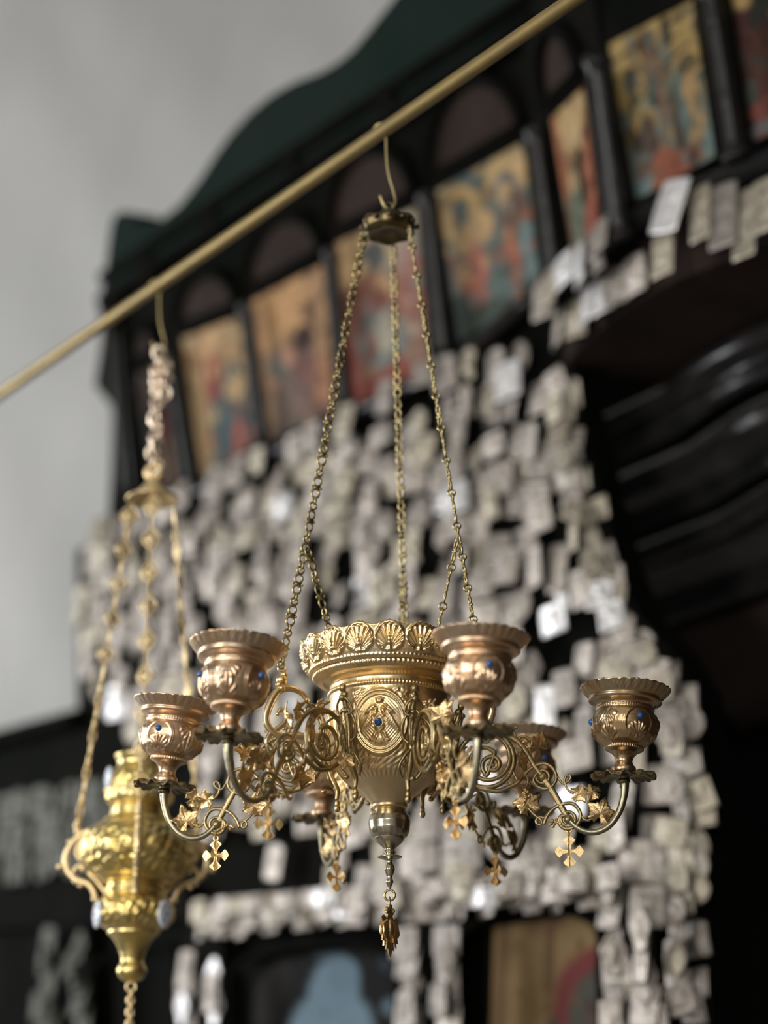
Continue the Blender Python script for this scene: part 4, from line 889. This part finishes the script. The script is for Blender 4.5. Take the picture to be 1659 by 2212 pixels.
# enamel medallions
def enamel(y, az, rpx, size):
    t = math.radians(az); r = lr(rpx, y); o = empty('medallion', (r * math.sin(t), -r * math.cos(t), lz(y)), lamp); o.rotation_euler = (0, 0, t)
    d = MB().add(*lathe([(.0001, .0022), (size * .7, .0018), (size, .0004), (size * 1.02, -.003), (.0001, -.003)][::-1], 16, 26))
    d.v = [(x, -z, y_ * 1.3) for x, y_, z in d.v]; d.build('enamel_disc', 'enamel', o)
    for dx, dz, c, q in ((0, 0, 'enamelblue', .22), (.45, .5, 'enamelblue', .15), (-.45, .5, 'enamelred', .15), (.45, -.5, 'enamelred', .15), (-.45, -.5, 'enamelblue', .15), (0, .8, 'enamelblue', .12), (0, -.8, 'enamelred', .12)):
        MB().add(*ball((dx * size, -.0018, dz * size * 1.2), size * q, 8, 5, (1, .5, 1))).build('enamel_dot', c, o)
for a in (-62, 58, 178): enamel(1688, a, 74, .012); enamel(1980, a, 86, .0135)
# cast handles
def lhandle():
    mb = MB(); s = lambda px, y, w=0: (lr(px, y), w, lz(y))
    mb.add(*tube([s(96, 1792), s(112, 1790), s(135, 1800), s(156, 1822), s(166, 1848), s(160, 1874), s(140, 1894), s(112, 1905), s(98, 1920), s(92, 1936)], [.004, .0042, .0042, .004, .004, .0042, .0042, .004, .0036, .003], 10, 80))
    mb.add(*tube([s(120, 1800), s(136, 1820), s(140, 1838), s(130, 1852), s(121, 1846)], .003, 8, 40)); mb.add(*tube([s(150, 1885), s(138, 1868), s(128, 1866), s(124, 1875)], .003, 8, 30))
    for px, y, r in ((166, 1848, 6), (178, 1866, 8), (170, 1862, 7), (140, 1898, 7), (128, 1908, 6), (92, 1938, 8), (138, 1790, 9), (142, 1778, 8), (139, 1768, 7), (121, 1846, 6), (124, 1875, 5), (158, 1812, 6)): mb.add(*ball(s(px, y), lr(r, y), 8, 6))
    mb.add(*tube([s(62, 1700), s(60, 1750), s(80, 1790), s(100, 1796)], .0028, 8, 30)); mb.add(*tube([s(112, 1880), s(90, 1900), s(70, 1925), s(62, 1935)], .0028, 8, 30))
    return mb
HAZ = (-104, 8, 118)
HND = mesh_of('handle', lhandle(), 'lampchain')
for a in HAZ: h = link('handle', HND, None, lamp); h.rotation_euler = (0, 0, math.radians(a) - PI / 2)
# canopy bell, ring and the twisted chain up to the hook
make('canopy_bell', *lathe(lprof([(.1, 1048), (12, 1052), (26, 1066), (42, 1075), (55, 1081), (58, 1081), (58, 1078), (46, 1071), (31, 1060), (20, 1048), (14, 1038), (9, 1033), (.1, 1032)]), 50, 48), 'lampchain', lamp)
MB().add(*torus((0, 0, lz(1020)), lr(15, 1018), .0045, 'y', 20, 8)).build('canopy_ring', 'lampchain', lamp)
tc_ = empty('twisted_chain', (0, 0, 0), lamp); RO = mesh_of('ring', torus((0, 0, 0), .0085, .0026, 'y', 16, 8, 1.25), 'palechain')
for i, y in enumerate(np.arange(762, 1012, 15.5)):
    o = link('ring', RO, None, tc_, (.004 * math.sin(i * 1.3), .003 * math.cos(i * 1.3), lz(y))); o.rotation_euler = (.25, .35 if i % 2 else -.35, i * 1.35)
for i, y in enumerate(np.arange(785, 850, 15.5)):
    o = link('ring', RO, None, tc_, (.0105, .002, lz(y))); o.rotation_euler = (.2, .3 if i % 2 else -.3, i * 1.35 + .6)
def filigree():
    mb = MB(); o = [(0, .5), (.17, .33), (.30, .22), (.42, .0), (.30, -.22), (.17, -.33), (0, -.5), (-.17, -.33), (-.30, -.22), (-.42, 0), (-.30, .22), (-.17, .33)]; H = .036
    mb.add(*tube([(x * H * .8, 0, z * H) for x, z in o + [o[0]]], .0011, 6, 40))
    for x, z, r in ((0, .12, .09), (0, -.12, .09), (.14, 0, .09), (-.14, 0, .09), (0, .3, .06), (0, -.3, .06)): mb.add(*torus((x * H, 0, z * H), r * H, .0009, 'y', 12, 5))
    mb.add(*box((-.0035, -.0006, -.010), (.0035, .0006, .010))); mb.add(*box((-.009, -.0006, -.0035), (.009, .0006, .0035)))
    return mb
FIL = mesh_of('filigree_link', filigree(), 'lampchain'); RS = mesh_of('ring', torus((0, 0, 0), .0035, .001, 'x', 12, 6, 1.6), 'lampchain')
def lamp_chain(p0, p1, tw, plain=0):
    p0, p1 = np.array(p0), np.array(p1); e = empty('hanging_chain', p0, lamp); d = p1 - p0; L = np.linalg.norm(d); n = round(L / .049); per = L / n
    for i in range(n):
        if i < n - plain:
            o = link('filigree_link', FIL, None, e, d / L * (i + .42) * per); orient(o, d, tw + rnd.uniform(-.4, .4))
            for k in (.87, 1.0): o = link('ring', RS, None, e, d / L * (i + k) * per); orient(o, d, tw)
        else:
            for k in np.linspace(.05, 1, 4)[:3]: o = link('ring', RS, None, e, d / L * (i + k) * per); orient(o, d, tw + k * 2); o.scale = (1.25, 1.25, 2.1)
for a, tw, pl in ((-104, .8, 4), (8, .2, 0), (118, .3, 2)):
    t = math.radians(a); r1 = lr(139, 1768); lamp_chain((lr(48, 1080) * math.sin(t), -lr(48, 1080) * math.cos(t), lz(1080)), (r1 * math.sin(t), -r1 * math.cos(t), lz(1768)), tw, pl)
bc = empty('lower_chain', (0, 0, 0), lamp)
MB().add(*torus((0, 0, lz(2132)), .006, .0016, 'y', 16, 6)).build('ring', 'lampchain', bc)
RS2 = mesh_of('ring', torus((0, 0, 0), .0045, .0014, 'x', 12, 6, 1.4), 'lampchain')
for i, y in enumerate(np.arange(2148, 2330, 13)): o = link('ring', RS2, None, bc, (0, 0, lz(y))); o.rotation_euler = (0, 0, (i % 2) * PI / 2 + .3)
hook(335, None, (LX, LY, zl(762)), 'dark wire hook on the rod holding the twisted pale chain')
